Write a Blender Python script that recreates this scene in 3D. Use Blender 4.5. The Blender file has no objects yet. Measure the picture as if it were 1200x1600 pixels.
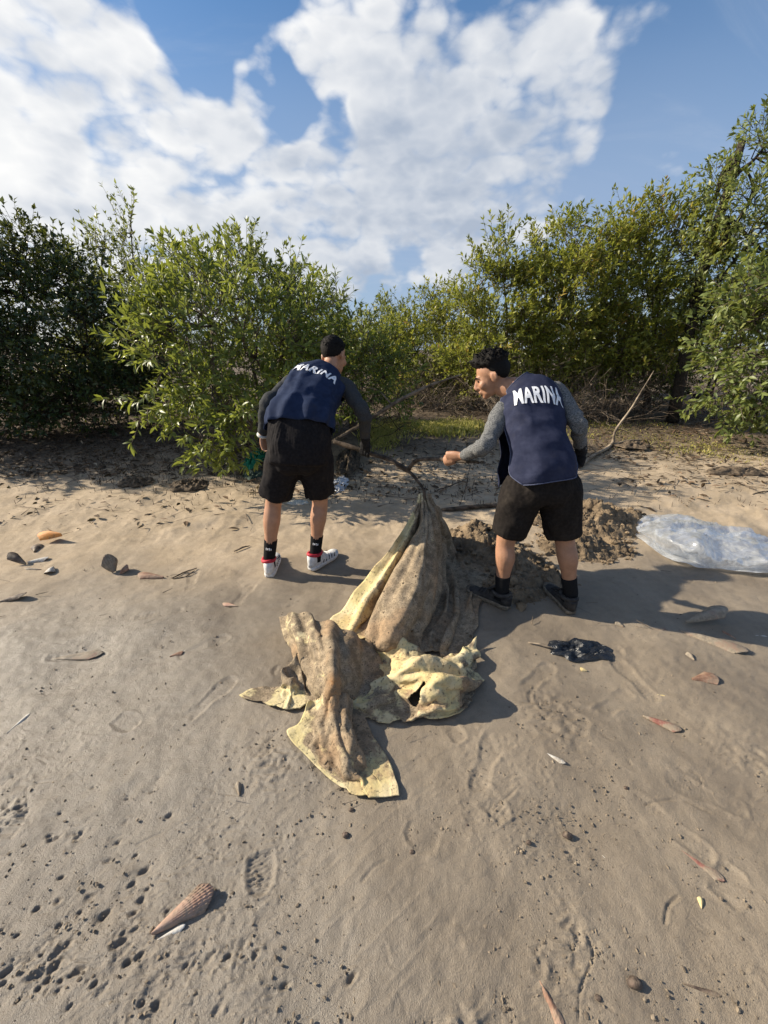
import bpy, bmesh, math, random
import numpy as np
from mathutils import Vector, Matrix
from mathutils.bvhtree import BVHTree

SC = bpy.context.scene
COL = SC.collection
random.seed(7)
R = math.radians

# ------------------------------------------------------------------ camera
CAM_H, TILT, FPX = 1.5, R(23.0), 600.0           # photo pixels: 1200 x 1600
cam_d = bpy.data.cameras.new('camera')
cam_d.sensor_fit = 'HORIZONTAL'; cam_d.sensor_width = 36.0; cam_d.lens = FPX / 1200 * 36.0
cam_d.clip_start = 0.05; cam_d.clip_end = 2000
cam = bpy.data.objects.new('camera', cam_d); COL.objects.link(cam)
cam.location = (0, 0, CAM_H); cam.rotation_euler = (R(90) - TILT, 0, 0)
SC.camera = cam

def ray(px, py):
    u = (px - 600) / FPX; v = (py - 800) / FPX
    return Vector((u, math.cos(TILT) - v * math.sin(TILT), -math.sin(TILT) - v * math.cos(TILT)))
def atY(px, py, Y):
    d = ray(px, py); return Vector((0, 0, CAM_H)) + d * (Y / d.y)
def atZ(px, py, z):
    d = ray(px, py); return Vector((0, 0, CAM_H)) + d * ((z - CAM_H) / d.z)

# ------------------------------------------------------------------ light
SUN_EL, SUN_AZ = R(29), R(11)                    # the sun stands to the left, a little beyond the men
sun_dir = Vector((-math.cos(SUN_EL) * math.cos(SUN_AZ), math.cos(SUN_EL) * math.sin(SUN_AZ), math.sin(SUN_EL)))
sd = bpy.data.lights.new('sun', 'SUN'); sd.energy = 5.0; sd.angle = R(0.53); sd.color = (1.0, 0.89, 0.72)
sun = bpy.data.objects.new('sun', sd); COL.objects.link(sun)
sun.rotation_euler = (-sun_dir).to_track_quat('-Z', 'Y').to_euler()

SC.view_settings.view_transform = 'Standard'; SC.view_settings.look = 'None'
SC.view_settings.gamma = 1.0; SC.view_settings.use_curve_mapping = False
SC.view_settings.exposure = 0.74
SC.cycles.max_bounces = 8; SC.cycles.transparent_max_bounces = 16
SC.cycles.use_denoising = True

# ---- node helper
class NT:
    def __init__(s, tree): s.t = tree; s.n = tree.nodes; s.l = tree.links
    def add(s, typ, **kw):
        n = s.n.new(typ)
        for k, v in kw.items(): setattr(n, k, v)
        return n
    def put(s, sock, v):
        if isinstance(v, bpy.types.NodeSocket): s.l.new(v, sock)
        elif v is not None:
            if sock.type == 'RGBA' and len(v) == 3: v = (*v, 1)
            sock.default_value = v
    def math(s, op, a, b=None, c=None, clamp=False):
        n = s.add('ShaderNodeMath', operation=op, use_clamp=clamp)
        for i, v in enumerate((a, b, c)): s.put(n.inputs[i], v)
        return n.outputs[0]
    def vmath(s, op, a, b=None, out=0, scale=None):
        n = s.add('ShaderNodeVectorMath', operation=op)
        s.put(n.inputs[0], a); s.put(n.inputs[1], b)
        if scale is not None: s.put(n.inputs['Scale'], scale)
        return n.outputs['Value'] if out == 'v' else n.outputs[0]
    def mix(s, f, a, b, blend='MIX'):
        n = s.add('ShaderNodeMix', data_type='RGBA', blend_type=blend)
        s.put(n.inputs[0], f); s.put(n.inputs[6], a); s.put(n.inputs[7], b)
        return n.outputs[2]
    def noise(s, vec, scale, detail=4, rough=.55, dist=0., dim='3D', lac=2.0):
        n = s.add('ShaderNodeTexNoise', noise_dimensions=dim)
        s.put(n.inputs['Vector'], vec); n.inputs['Scale'].default_value = scale
        n.inputs['Detail'].default_value = detail; n.inputs['Roughness'].default_value = rough
        n.inputs['Distortion'].default_value = dist; n.inputs['Lacunarity'].default_value = lac
        return n.outputs[0]
    def voro(s, vec, scale, feature='F1', rnd=1.):
        n = s.add('ShaderNodeTexVoronoi', feature=feature)
        s.put(n.inputs['Vector'], vec); n.inputs['Scale'].default_value = scale
        n.inputs['Randomness'].default_value = rnd
        return n.outputs[0]
    def ramp(s, f, lo, hi, a=0., b=1., smooth=True):
        n = s.add('ShaderNodeMapRange', interpolation_type='SMOOTHSTEP' if smooth else 'LINEAR')
        s.put(n.inputs[0], f)
        for i, v in zip((1, 2, 3, 4), (lo, hi, a, b)): s.put(n.inputs[i], v)
        return n.outputs[0]
    def cramp(s, f, stops):
        n = s.add('ShaderNodeValToRGB'); s.put(n.inputs[0], f)
        e = n.color_ramp.elements
        while len(e) < len(stops): e.new(0.5)
        for i, (p, c) in enumerate(stops): e[i].position = p; e[i].color = (*c, 1)
        return n.outputs[0]
    def sep(s, v):
        n = s.add('ShaderNodeSeparateXYZ'); s.put(n.inputs[0], v); return n.outputs
    def comb(s, x, y, z):
        n = s.add('ShaderNodeCombineXYZ')
        for i, v in enumerate((x, y, z)): s.put(n.inputs[i], v)
        return n.outputs[0]

# ------------------------------------------------------------------ sky
W = bpy.data.worlds.new('World'); SC.world = W; W.use_nodes = True
w = NT(W.node_tree); w.n.clear()
sky = w.add('ShaderNodeTexSky', sky_type='NISHITA')
sky.sun_disc = False; sky.sun_elevation = SUN_EL
sky.sun_rotation = math.atan2(sun_dir.x, sun_dir.y)
sky.air_density = 1.0; sky.dust_density = 0.6; sky.ozone_density = 2.2
D = w.vmath('NORMALIZE', w.add('ShaderNodeTexCoord').outputs['Generated'])
dx, dy, dz = w.sep(D)
zz = w.math('ADD', w.math('MAXIMUM', dz, 0.0), 0.75)
Q = w.vmath('MULTIPLY', w.comb(w.math('DIVIDE', dx, zz), w.math('DIVIDE', dy, zz), w.math('MULTIPLY', dz, 1.3)), (1.5, 1.5, 1.5))
Qs = w.vmath('ADD', Q, tuple(sun_dir.x * .16 if i == 0 else (sun_dir.y * .16 - .05 if i == 1 else .10) for i in range(3)))
BLOBS = [  # photo x, y, radius, weight (cloud masses of the photograph; elsewhere plain noise cover)
 (10, 240, 220, .66), (-130, 180, 260, .66), (100, 340, 150, .45), (20, 70, 90, .34), (215, 135, 85, .50), (155, 70, 45, .40), (190, 240, 80, .2),
 (290, 270, 110, .42), (390, 290, 110, .50), (320, 350, 120, .46), (400, 130, 45, .8), (440, 92, 45, .8), (500, 75, 55, .7), (600, 100, 80, .66), (600, 175, 50, .40),
 (570, 300, 95, .60), (690, 215, 70, .40), (725, 115, 65, .56), (800, 180, 120, .66), (870, 150, 80, .50), (930, 190, 60, .46), (760, 280, 110, .50),
 (490, 350, 110, .36), (705, 412, 40, .52), (675, 30, 26, .34), (980, 40, 34, .25), (430, 350, 130, .44), (640, 350, 110, .40), (850, 270, 70, .3),
 (440, 165, 56, -1.0), (290, 60, 60, -.5), (1120, 260, 190, -.3), (390, 30, 90, -.4), (110, 100, 36, -.3), (530, 215, 40, -.35), (250, 195, 60, -.5), (335, 165, 55, -.5), (520, 250, 40, -.3)]
def field(vec):
    big = w.noise(vec, 2.2, 4, .5)
    n_ = w.noise(vec, 5.2, 7, .55, .1)
    puff = None                                        # rounded cauliflower heads
    for sc_, am_ in ((6.5, .55), (13., .28), (26., .15)):
        k_ = w.math('MULTIPLY', w.math('ABSOLUTE', w.math('SUBTRACT', w.noise(vec, sc_, 0, .5), .5)), am_ * 3.2)
        puff = k_ if puff is None else w.math('ADD', puff, k_)
    return big, w.math('ADD', w.math('MULTIPLY', n_, .80), w.math('MULTIPLY', puff, .42))
mask = None
for (bx, by, br, wt) in BLOBS:
    c = ray(bx, by).normalized()
    a1 = c.angle(ray(bx + br, by).normalized()); a2 = c.angle(ray(bx, by + br).normalized())
    a = (a1 + a2) / 2
    dt = w.vmath('DOT_PRODUCT', D, tuple(c), out='v')
    m = w.math('MULTIPLY', w.ramp(dt, math.cos(a * 1.45), math.cos(a * .1)), wt)
    mask = m if mask is None else w.math('ADD', mask, m)
mask = w.math('SUBTRACT', w.math('MINIMUM', mask, .66), .12)
# ordinary broken cloud where the photograph's masses end (outside the frame)
fr = w.ramp(w.vmath('DOT_PRODUCT', D, tuple(ray(600, 200).normalized()), out='v'), .55, .78)
b0 = w.noise(Q, 1.1, 2, .5)
mask = w.math('ADD', mask, w.math('MULTIPLY', w.math('SUBTRACT', 1.0, fr), w.ramp(b0, .45, .65, 0., .5)))
bigA, fineA = field(Q); bigB, fineB = field(Qs)
def dens(fine, big):
    t = w.math('MULTIPLY_ADD', w.math('SUBTRACT', fine, .5), 1.9, mask)
    return w.math('MULTIPLY_ADD', w.math('SUBTRACT', big, .5), 1.7, t)
dA = dens(fineA, bigA); dB = dens(fineB, bigB)
cov = w.ramp(dA, .10, .66)
cov = w.math('POWER', cov, .85)
lit = w.ramp(w.math('SUBTRACT', dA, dB), -.72, .60)
thick = w.ramp(dA, .35, 1.05)
shade = w.math('MULTIPLY_ADD', thick, -.30, w.math('MULTIPLY_ADD', lit, .60, .42), clamp=True)
low = w.ramp(dz, .60, .34)                           # cloud bases nearer the horizon are seen from their shaded side
side = w.ramp(w.vmath('DOT_PRODUCT', D, tuple(sun_dir), out='v'), .25, .80)
shade = w.math('ADD', shade, w.math('MULTIPLY', low, -.38))
shade = w.math('MULTIPLY_ADD', side, .42, shade, clamp=True)
ccol = w.mix(shade, (2.9, 3.35, 4.1), (7.3, 7.2, 7.0))
# pale veil low over the trees, thin cirrus
veil = w.math('MULTIPLY', w.ramp(dz, .66, .16), w.ramp(w.noise(Q, .9, 4, .5), .3, .75, .62, .92))
hs = w.add('ShaderNodeHueSaturation'); hs.inputs['Saturation'].default_value = 1.32; hs.inputs['Value'].default_value = .95; w.l.new(sky.outputs[0], hs.inputs['Color'])
base = w.mix(veil, hs.outputs[0], (2.45, 3.15, 4.4))
cir = w.math('MULTIPLY', w.ramp(w.noise(w.vmath('MULTIPLY', Q, (1.2, 4.5, 1.)), 1.4, 8, .6, .6), .5, .85), .35)
base = w.mix(cir, base, (4.6, 4.9, 5.4))
fin = w.mix(w.math('MULTIPLY', cov, .97), base, ccol)
bg = w.add('ShaderNodeBackground'); w.put(bg.inputs[0], fin); bg.inputs[1].default_value = 0.090
w.l.new(bg.outputs[0], w.add('ShaderNodeOutputWorld').inputs[0])
W.cycles.sampling_method = 'MANUAL'; W.cycles.sample_map_resolution = 512

# ------------------------------------------------------------------ helpers
WORLD = {}
def tag(o, label=None, cat=None, group=None, kind=None):
    for k, v in (('label', label), ('category', cat), ('group', group), ('kind', kind)):
        if v: o[k] = v
    return o
def empty(name, loc, label, cat, group=None):
    o = bpy.data.objects.new(name, None); COL.objects.link(o); o.location = loc
    o.empty_display_size = .1; WORLD[o.name] = Vector(loc)
    return tag(o, label, cat, group)
def link(name, me, mat, parent=None, origin=None):
    """mesh given in world coordinates -> object with its origin at the mesh centre"""
    n = len(me.vertices)
    co = np.empty(n * 3, 'f'); me.vertices.foreach_get('co', co); co = co.reshape(-1, 3)
    c = co.mean(0) if origin is None else np.array(origin, 'f')
    if origin is None: c[2] = co[:, 2].min() if n else 0
    co -= c; me.vertices.foreach_set('co', co.ravel().astype('f')); me.update()
    if mat: me.materials.append(mat)
    o = bpy.data.objects.new(name, me); COL.objects.link(o)
    WORLD[o.name] = Vector(c)
    o.location = Vector(c)
    if parent:
        o.parent = parent; o.location = Vector(c) - WORLD[parent.name]
    return o
def mk(name, verts, faces, mat, parent=None, smooth=True):
    me = bpy.data.meshes.new(name); me.from_pydata([tuple(v) for v in verts], [], faces)
    if smooth: me.polygons.foreach_set('use_smooth', [True] * len(me.polygons))
    return link(name, me, mat, parent)
def fast_mesh(name, v, f, var=None, smooth=False):
    """v (N,3), f (M,k) arrays"""
    me = bpy.data.meshes.new(name); v = np.asarray(v, 'f'); f = np.asarray(f, 'i')
    k = f.shape[1]
    me.vertices.add(len(v)); me.vertices.foreach_set('co', v.ravel())
    me.loops.add(f.size); me.loops.foreach_set('vertex_index', f.ravel())
    me.polygons.add(len(f)); me.polygons.foreach_set('loop_start', np.arange(0, f.size, k, dtype='i'))
    me.polygons.foreach_set('use_smooth', np.full(len(f), smooth, bool))
    if var is not None:
        a = me.attributes.new('var', 'FLOAT', 'POINT'); a.data.foreach_set('value', np.asarray(var, 'f'))
    me.update(calc_edges=True); return me

def _h(ix, iy, iz, s):
    n = (ix.astype(np.int64) * 374761393 + iy.astype(np.int64) * 668265263 + iz.astype(np.int64) * 2147483647 + s * 1274126177) & 0xffffffff
    n = ((n ^ (n >> 13)) * 1274126177) & 0xffffffff
    n = ((n ^ (n >> 16)) * 2246822519) & 0xffffffff
    return ((n ^ (n >> 15)) & 0xffffff) / float(0xffffff) * 2 - 1
def vnoise(p, scale=1., seed=0):
    p = np.asarray(p, float) * scale
    if p.shape[1] == 2: p = np.c_[p, np.zeros(len(p)) + seed * .37]
    i = np.floor(p).astype(np.int64); f = p - i; f = f * f * f * (f * (f * 6 - 15) + 10)
    r = 0
    for a in (0, 1):
        wx = f[:, 0] if a else 1 - f[:, 0]
        for b in (0, 1):
            wy = f[:, 1] if b else 1 - f[:, 1]
            for c in (0, 1):
                wz = f[:, 2] if c else 1 - f[:, 2]
                r = r + wx * wy * wz * _h(i[:, 0] + a, i[:, 1] + b, i[:, 2] + c, seed)
    return r
def fbm(p, scale, octv=4, seed=0, gain=.5):
    r = 0; a = 1.
    for k in range(octv):
        r = r + a * vnoise(p, scale * 2 ** k, seed + k); a *= gain
    return r
def ridged(p, scale, octv=3, seed=0):
    r = 0; a = 1.
    for k in range(octv):
        r = r + a * (1 - 2 * np.abs(vnoise(p, scale * 2 ** k, seed + k))); a *= .5
    return r
def sstep(a, b, x):
    t = np.clip((x - a) / (b - a), 0, 1); return t * t * (3 - 2 * t)
def catmull(pts, n):
    """smooth resample of rows (k,d) into n rows"""
    p = np.asarray(pts, float); k = len(p)
    ext = np.vstack([2 * p[0] - p[1], p, 2 * p[-1] - p[-2]])
    t = np.linspace(0, k - 1, n); i = np.minimum(t.astype(int), k - 2); f = (t - i)[:, None]
    a, b, c, d = ext[i], ext[i + 1], ext[i + 2], ext[i + 3]
    return .5 * ((2 * b) + (c - a) * f + (2 * a - 5 * b + 4 * c - d) * f ** 2 + (3 * b - a - 3 * c + d) * f ** 3)
def grid_faces(r, c, wrap=False, off=0):
    F = []
    for i in range(r - 1):
        for j in range(c if wrap else c - 1):
            j2 = (j + 1) % c
            F.append((off + i * c + j, off + i * c + j2, off + (i + 1) * c + j2, off + (i + 1) * c + j))
    return F
def tube(pts, rad, seg=8, n=None, flat=1.0, flatdir=None):
    """capped tapered tube through pts -> (verts, faces)"""
    P = np.c_[np.array([tuple(p) for p in pts], float), np.array(rad, float)]
    if n: P = catmull(P, n)
    k = len(P); V = []; F = []
    ref = None
    for i in range(k):
        t = P[min(i + 1, k - 1), :3] - P[max(i - 1, 0), :3]; t = t / (np.linalg.norm(t) + 1e-9)
        if ref is None:
            ref = np.array(flatdir, float) if flatdir is not None else (np.array((0, 0, 1.)) if abs(t[2]) < .9 else np.array((1., 0, 0)))
        ref = ref - t * ref.dot(t); ref /= np.linalg.norm(ref) + 1e-9
        b = np.cross(t, ref)
        for j in range(seg):
            a = 2 * math.pi * j / seg
            V.append(P[i, :3] + P[i, 3] * (flat * math.cos(a) * ref + math.sin(a) * b))
    F = grid_faces(k, seg, True)
    F.append(tuple(range(seg - 1, -1, -1))); F.append(tuple(range((k - 1) * seg, k * seg)))
    return V, F
def ball(c, r, axes=None, seg=16, rings=10):
    c = np.array(c, float); r = np.array(r if hasattr(r, '__len__') else (r, r, r), float)
    A = np.eye(3) if axes is None else np.array([tuple(a) for a in axes], float)
    V = []
    for i in range(rings + 1):
        th = math.pi * (i + .001) / (rings + .002)
        for j in range(seg):
            ph = 2 * math.pi * j / seg
            d = np.array((math.sin(th) * math.cos(ph), math.sin(th) * math.sin(ph), math.cos(th))) * r
            V.append(c + d @ A)
    F = grid_faces(rings + 1, seg, True)
    F.append(tuple(range(seg - 1, -1, -1))); F.append(tuple(range(rings * seg, (rings + 1) * seg)))
    return V, F
def join(pieces):
    V = []; F = []
    for v, f in pieces:
        o = len(V); V += list(v); F += [tuple(i + o for i in q) for q in f]
    return V, F
def remesh(pieces, voxel, smooth=6, fac=.5):
    V, F = join(pieces)
    me = bpy.data.meshes.new('t'); me.from_pydata([tuple(v) for v in V], [], F)
    bm = bmesh.new(); bm.from_mesh(me); bmesh.ops.recalc_face_normals(bm, faces=bm.faces); bm.to_mesh(me); bm.free()
    o = bpy.data.objects.new('t', me); COL.objects.link(o)
    m = o.modifiers.new('r', 'REMESH'); m.mode = 'VOXEL'; m.voxel_size = voxel
    if smooth:
        s = o.modifiers.new('s', 'SMOOTH'); s.iterations = smooth; s.factor = fac
    dg = bpy.context.evaluated_depsgraph_get()
    out = bpy.data.meshes.new_from_object(o.evaluated_get(dg))
    bpy.data.objects.remove(o); bpy.data.meshes.remove(me)
    out.polygons.foreach_set('use_smooth', [True] * len(out.polygons))
    return out
def displace(me, fn):
    n = len(me.vertices); co = np.empty(n * 3, 'f'); me.vertices.foreach_get('co', co); co = co.reshape(-1, 3)
    no = np.empty(n * 3, 'f'); me.vertices.foreach_get('normal', no); no = no.reshape(-1, 3)
    co = co + no * np.asarray(fn(co.astype(float), no.astype(float)))[:, None]
    me.vertices.foreach_set('co', co.ravel().astype('f')); me.update()
    return me

# ------------------------------------------------------------------ materials
def new_mat(name):
    m = bpy.data.materials.new(name); m.use_nodes = True
    t = NT(m.node_tree); t.n.clear()
    out = t.add('ShaderNodeOutputMaterial')
    return m, t, out
def bsdf(t, out, col, rough=.8, spec=.3, bump=None, bstr=.3, bdist=.01, **kw):
    b = t.add('ShaderNodeBsdfPrincipled')
    t.put(b.inputs['Base Color'], col); t.put(b.inputs['Roughness'], rough); t.put(b.inputs['Specular IOR Level'], spec)
    for k, v in kw.items(): t.put(b.inputs[k.replace('_', ' ')], v)
    if bump is not None:
        n = t.add('ShaderNodeBump'); n.inputs['Strength'].default_value = bstr; n.inputs['Distance'].default_value = bdist
        t.put(n.inputs['Height'], bump); t.l.new(n.outputs[0], b.inputs['Normal'])
    t.l.new(b.outputs[0], out.inputs[0]); return b
def pos(t): return t.add('ShaderNodeNewGeometry').outputs['Position']
def simple(name, c1, c2, scale=20., rough=.8, spec=.3, bscale=60., bstr=.3, bdist=.004, detail=5):
    m, t, o = new_mat(name); p = pos(t)
    n = t.ramp(t.noise(p, scale, detail, .6), .3, .7)
    bsdf(t, o, t.mix(n, c1, c2), rough, spec, t.noise(p, bscale, 4, .6), bstr, bdist)
    return m
# ================================================================== ground
def bank(X, Y):
    X = np.asarray(X, float); Y = np.asarray(Y, float)
    h = .26 * sstep(4.3, 7.8, Y - .12 * X) + .12 * sstep(8, 20, Y)
    p = np.stack([np.ravel(X), np.ravel(Y)], 1)
    n = vnoise(p, .9, 3).reshape(X.shape) * .035 * sstep(1.8, 5, Y) + vnoise(p, 2.6, 5).reshape(X.shape) * .012
    return h + n
_gx = np.arange(-24, 24.01, .06); _gy = np.arange(-2, 24.01, .06)
_gt = bank(*np.meshgrid(_gx, _gy))
def gz(x, y):
    fx = min(max((x + 24) / .06, 0), len(_gx) - 2.001); fy = min(max((y + 2) / .06, 0), len(_gy) - 2.001); i = int(fx); j = int(fy); a = fx - i; b = fy - j
    return float((_gt[j, i] * (1 - a) + _gt[j, i + 1] * a) * (1 - b) + (_gt[j + 1, i] * (1 - a) + _gt[j + 1, i + 1] * a) * b)
def onG(px, py, it=6):
    z = 0.
    for _ in range(it):
        p = atZ(px, py, z); z = gz(p.x, p.y)
    return Vector((p.x, p.y, z))

rng = np.random.default_rng(3)
yk = [1.6]                                            # rows: fine where the camera stands close, coarser far away
rows = list(np.linspace(1720, 640, 560))
ys = []
for py in rows:
    d = ray(600, py); ys.append(d.y * (-CAM_H / d.z) if d.z < -.02 else 40)
ys = np.array(ys); ys = ys[(ys > .16) & (ys < 16)]
ys = np.concatenate([[-60, -30, -15, -8, -4, -2, -1, -.5, -.2, .0], ys, np.geomspace(17, 420, 30)])
sc = np.linspace(-1, 1, 600)
so = np.geomspace(1.05, 40, 36)
ss = np.concatenate([-so[::-1], sc, so])
Yg, Sg = np.meshgrid(ys, ss, indexing='ij')
Xg = Sg * (1.25 * np.clip(Yg, 0, 60) + .85)
Zg = bank(Xg, Yg)
P2 = np.stack([Xg.ravel(), Yg.ravel()], 1)
near = ((Yg > .1) & (Yg < 6) & (np.abs(Sg) < 1.1)).ravel()
Pn = P2[near]; H = np.zeros(len(Pn))
# uneven mud: smooth swells, dragged streaks, crumbs
H += .006 * fbm(Pn, 5., 3, 11) + .0013 * fbm(Pn, 26., 3, 21)
rot = np.stack([Pn[:, 0] * .8 + Pn[:, 1] * .6, -Pn[:, 0] * .6 + Pn[:, 1] * .8], 1)
H += .0022 * np.clip(ridged(rot * np.array([1., 3.5]), 7., 2, 31) - .55, 0, 1) * sstep(-.1, .5, vnoise(Pn, 1.3, 41))
crm = np.clip(vnoise(Pn, 110., 51) - .40, 0, 1) * sstep(.0, .6, vnoise(Pn, 2.1, 61) + .25 * vnoise(Pn, 7, 62))
H += .007 * crm
# sand behind the men: trampled, small dark lumps
far = sstep(2.3, 3.4, Pn[:, 1])
H += far * (.009 * fbm(Pn, 4.2, 4, 71, .6) + .008 * np.clip(ridged(Pn, 9., 3, 81) - .7, 0, 1))
def local(cx, cy, r):
    return np.where((np.abs(Pn[:, 0] - cx) < r) & (np.abs(Pn[:, 1] - cy) < r))[0]
# crab holes, bottom left
hole_px = [(78, 1307), (118, 1303), (125, 1304), (170, 1343), (205, 1380), (230, 1388), (141, 1400), (188, 1473), (160, 1432), (163, 1428), (90, 1487), (92, 1446),
           (58, 1420), (27, 1462), (2, 1456), (95, 1371), (211, 1335), (198, 1248), (196, 1282), (94, 1272), (238, 1236), (160, 1550), (64, 1480), (65, 1490),
           (86, 1508), (148, 1540), (110, 1575), (60, 1545), (105, 1475), (211, 1452), (123, 1425), (222, 1569), (357, 1495), (325, 1500), (290, 1510), (400, 1490),
           (410, 1392), (248, 1215), (20, 1215), (549, 1530), (380, 1475), (245, 1570), (200, 1505), (10, 1520), (30, 1565), (340, 1580), (445, 1540), (92, 1548)]
for i in range(24):
    hole_px.append((rng.uniform(-80, 400) * rng.uniform(.4, 1), rng.uniform(1230, 1640)))
for (hx, hy) in hole_px:
    c = atZ(hx, hy, 0); r = rng.uniform(.003, .0072) * (1 if rng.random() < .8 else 1.4); a = rng.uniform(.2, 1.3); el = rng.uniform(1., 2.4)
    k = local(c.x, c.y, .06); d = Pn[k] - np.array([c.x, c.y])
    q = np.hypot((d[:, 0] * math.cos(a) + d[:, 1] * math.sin(a)) / el, -d[:, 0] * math.sin(a) + d[:, 1] * math.cos(a)) / r
    q = q * (1 + .35 * vnoise(Pn[k], 130., 7)); H[k] += -rng.uniform(.003, .010) * np.exp(-q ** 2.4) + .002 * np.exp(-((q - 2.0) / .8) ** 2) * (1 + vnoise(Pn[k], 60., 8)) - .004 * np.exp(-(q / 4.) ** 2)
# shoe prints
def shoe_print(px, py, yaw, L=.27, Wd=.095, depth=.007, part=(0, 1), freq=75., tread=.0045, fade0=.0):
    c = atZ(px, py, 0); k = local(c.x, c.y, .22); d = Pn[k] - np.array([c.x, c.y])
    ca, sa = math.cos(yaw), math.sin(yaw)
    u = (d[:, 0] * ca + d[:, 1] * sa) / L + .5; v = -d[:, 0] * sa + d[:, 1] * ca
    hw = Wd / 2 * np.interp(u, [0, .06, .2, .45, .72, .93, 1.], [.45, .72, .74, .62, 1., .8, .35])
    edge = (hw - np.abs(v)) / .012; e2 = np.minimum((u - part[0]), (part[1] - u)) * L / .012
    e = np.clip(np.minimum(edge, e2), -1.2, 1)
    ins = sstep(0, 1, e); rim = np.exp(-((e + .45) / .35) ** 2) * (e < .3) * (e > -1.19)
    tr = np.sin((u * L + .25 * v + .004 * vnoise(d, 40, 5)) * freq * 6.28) * ins
    fade = sstep(-.55, .25, vnoise(d + px, 14., 6) + fade0); H[k] += fade * (-depth * .8 * ins + .0026 * rim + .7 * tread * tr * (.5 + .7 * vnoise(d, 25., 9)))
shoe_print(408, 1322, R(-75), L=.25, part=(.55, 1), freq=75, depth=.007, tread=.005, fade0=.4)
shoe_print(332, 1318, R(10), L=.22, part=(.6, 1), freq=70, depth=.003, tread=.003)
shoe_print(690, 1325, R(155), L=.25, part=(.55, 1.), freq=75, depth=.005, fade0=.3)
shoe_print(782, 1275, R(120), L=.22, part=(.4, 1.), freq=65, depth=.004, tread=.003)
shoe_print(1045, 1290, R(130), L=.25, freq=65, depth=.004, tread=.003)
shoe_print(182, 1122, R(-20), L=.24, part=(.5, 1), freq=75, depth=.005, fade0=.3)
shoe_print(120, 1025, R(5), L=.30, Wd=.07, freq=30, depth=.004, tread=.003)
shoe_print(1130, 1405, R(35), L=.24, freq=70, depth=.004, tread=.002, part=(.5, 1))
shoe_print(960, 1100, R(30), freq=60, depth=.004, tread=.003)
shoe_print(320, 1010, R(40), freq=60, depth=.004, tread=.003)
shoe_print(250, 960, R(20), freq=60, depth=.004)
shoe_print(870, 1110, R(140), freq=50, depth=.006, tread=.004, fade0=.3)
shoe_print(1100, 1240, R(150), L=.24, freq=60, depth=.003, tread=.002)
for (a_, b_, c_) in ((560, 985, 70), (455, 965, 100), (520, 1010, 60), (690, 1120, 120), (640, 935, 95), (840, 1060, 40), (930, 1010, 160), (1010, 930, 100), (380, 930, 80), (300, 905, 110), (1090, 900, 20), (990, 1060, 100), (330, 1090, 60), (460, 1060, 150), (760, 1190, 60)):
    shoe_print(a_, b_, R(c_), L=.28, freq=62 + a_ % 17, depth=.006, tread=.004, fade0=.15)
# grooves scraped in the mud
def groove(pts, wd=.006, dp=.005):
    q = np.array([(atZ(a, b, 0).x, atZ(a, b, 0).y) for a, b in pts]); q = catmull(q, 40)
    c = q.mean(0); k = local(c[0], c[1], np.abs(q - c).max() + .05)
    if not len(k): return
    d = np.min(np.hypot(Pn[k][:, None, 0] - q[None, :, 0], Pn[k][:, None, 1] - q[None, :, 1]), 1) / wd
    dp = dp * sstep(-.6, .3, vnoise(Pn[k], 30., 17)); H[k] += -dp * np.exp(-d ** 2) + .35 * dp * np.exp(-((d - 1.7) / .6) ** 2)
for g in [[(405, 1170), (430, 1150), (455, 1128)], [(445, 1215), (458, 1190), (470, 1170)], [(915, 1455), (928, 1490), (908, 1545), (905, 1600)], [(810, 1325), (830, 1350), (850, 1372)],
          [(765, 1285), (768, 1265), (790, 1250), (815, 1225)], [(1040, 1440), (1045, 1415), (1060, 1400)], [(0, 1285), (40, 1265), (45, 1230), (85, 1220)], [(20, 1310), (40, 1280), (48, 1245)],
          [(200, 1325), (250, 1300), (330, 1260)], [(1010, 1255), (1060, 1250), (1110, 1270)], [(940, 1150), (965, 1165), (985, 1195)], [(1060, 1200), (1090, 1210), (1100, 1240)],
          [(0, 1530), (30, 1505), (52, 1495)], [(240, 1090), (320, 1080), (400, 1050)], [(70, 1085), (110, 1075), (170, 1080)], [(330, 960), (300, 980), (260, 985)]]:
    groove(g, rng.uniform(.003, .006), rng.uniform(.003, .005))
for i in range(60):                                   # many faint marks
    x0, y0 = rng.uniform(-50, 1250), rng.uniform(900, 1600); a = rng.uniform(-.9, .5) + (0 if x0 < 600 else .9); L = rng.uniform(15, 60)
    groove([(x0, y0), (x0 + L * .5 * math.cos(a), y0 + L * .5 * math.sin(a) + rng.uniform(-8, 8)), (x0 + L * math.cos(a), y0 + L * math.sin(a))], rng.uniform(.0025, .005), rng.uniform(.001, .003))
# scuffed patch round the dragged cloth and the muddy lower left corner
for (cx, cy, r, a) in [(860, 1120, .16, .010), (430, 1180, .14, .008), (25, 1265, .08, .016), (720, 1560, .12, .010), (880, 1480, .12, .008), (490, 1150, .12, .008), (280, 1500, .12, .006), (1170, 1180, .1, .008)]:
    c = atZ(cx, cy, 0); k = local(c.x, c.y, r * 2.2); d = np.hypot(Pn[k][:, 0] - c.x, Pn[k][:, 1] - c.y) / r
    H[k] += .7 * a * np.exp(-d ** 2) * sstep(-.5, .4, vnoise(Pn[k], 9., 95)) * (ridged(Pn[k] * np.array((1., 1.6)) + .02 * np.stack([vnoise(Pn[k], 18., 96), vnoise(Pn[k], 18., 97)], 1), 24., 3, 91) - .3)
Z = Zg.ravel(); Z[near] += H * sstep(6, 4.5, Pn[:, 1]); 
nr, nc = Yg.shape
idx = np.arange(nr * nc).reshape(nr, nc)
GF = np.stack([idx[:-1, :-1], idx[:-1, 1:], idx[1:, 1:], idx[1:, :-1]], -1).reshape(-1, 4)
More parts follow.
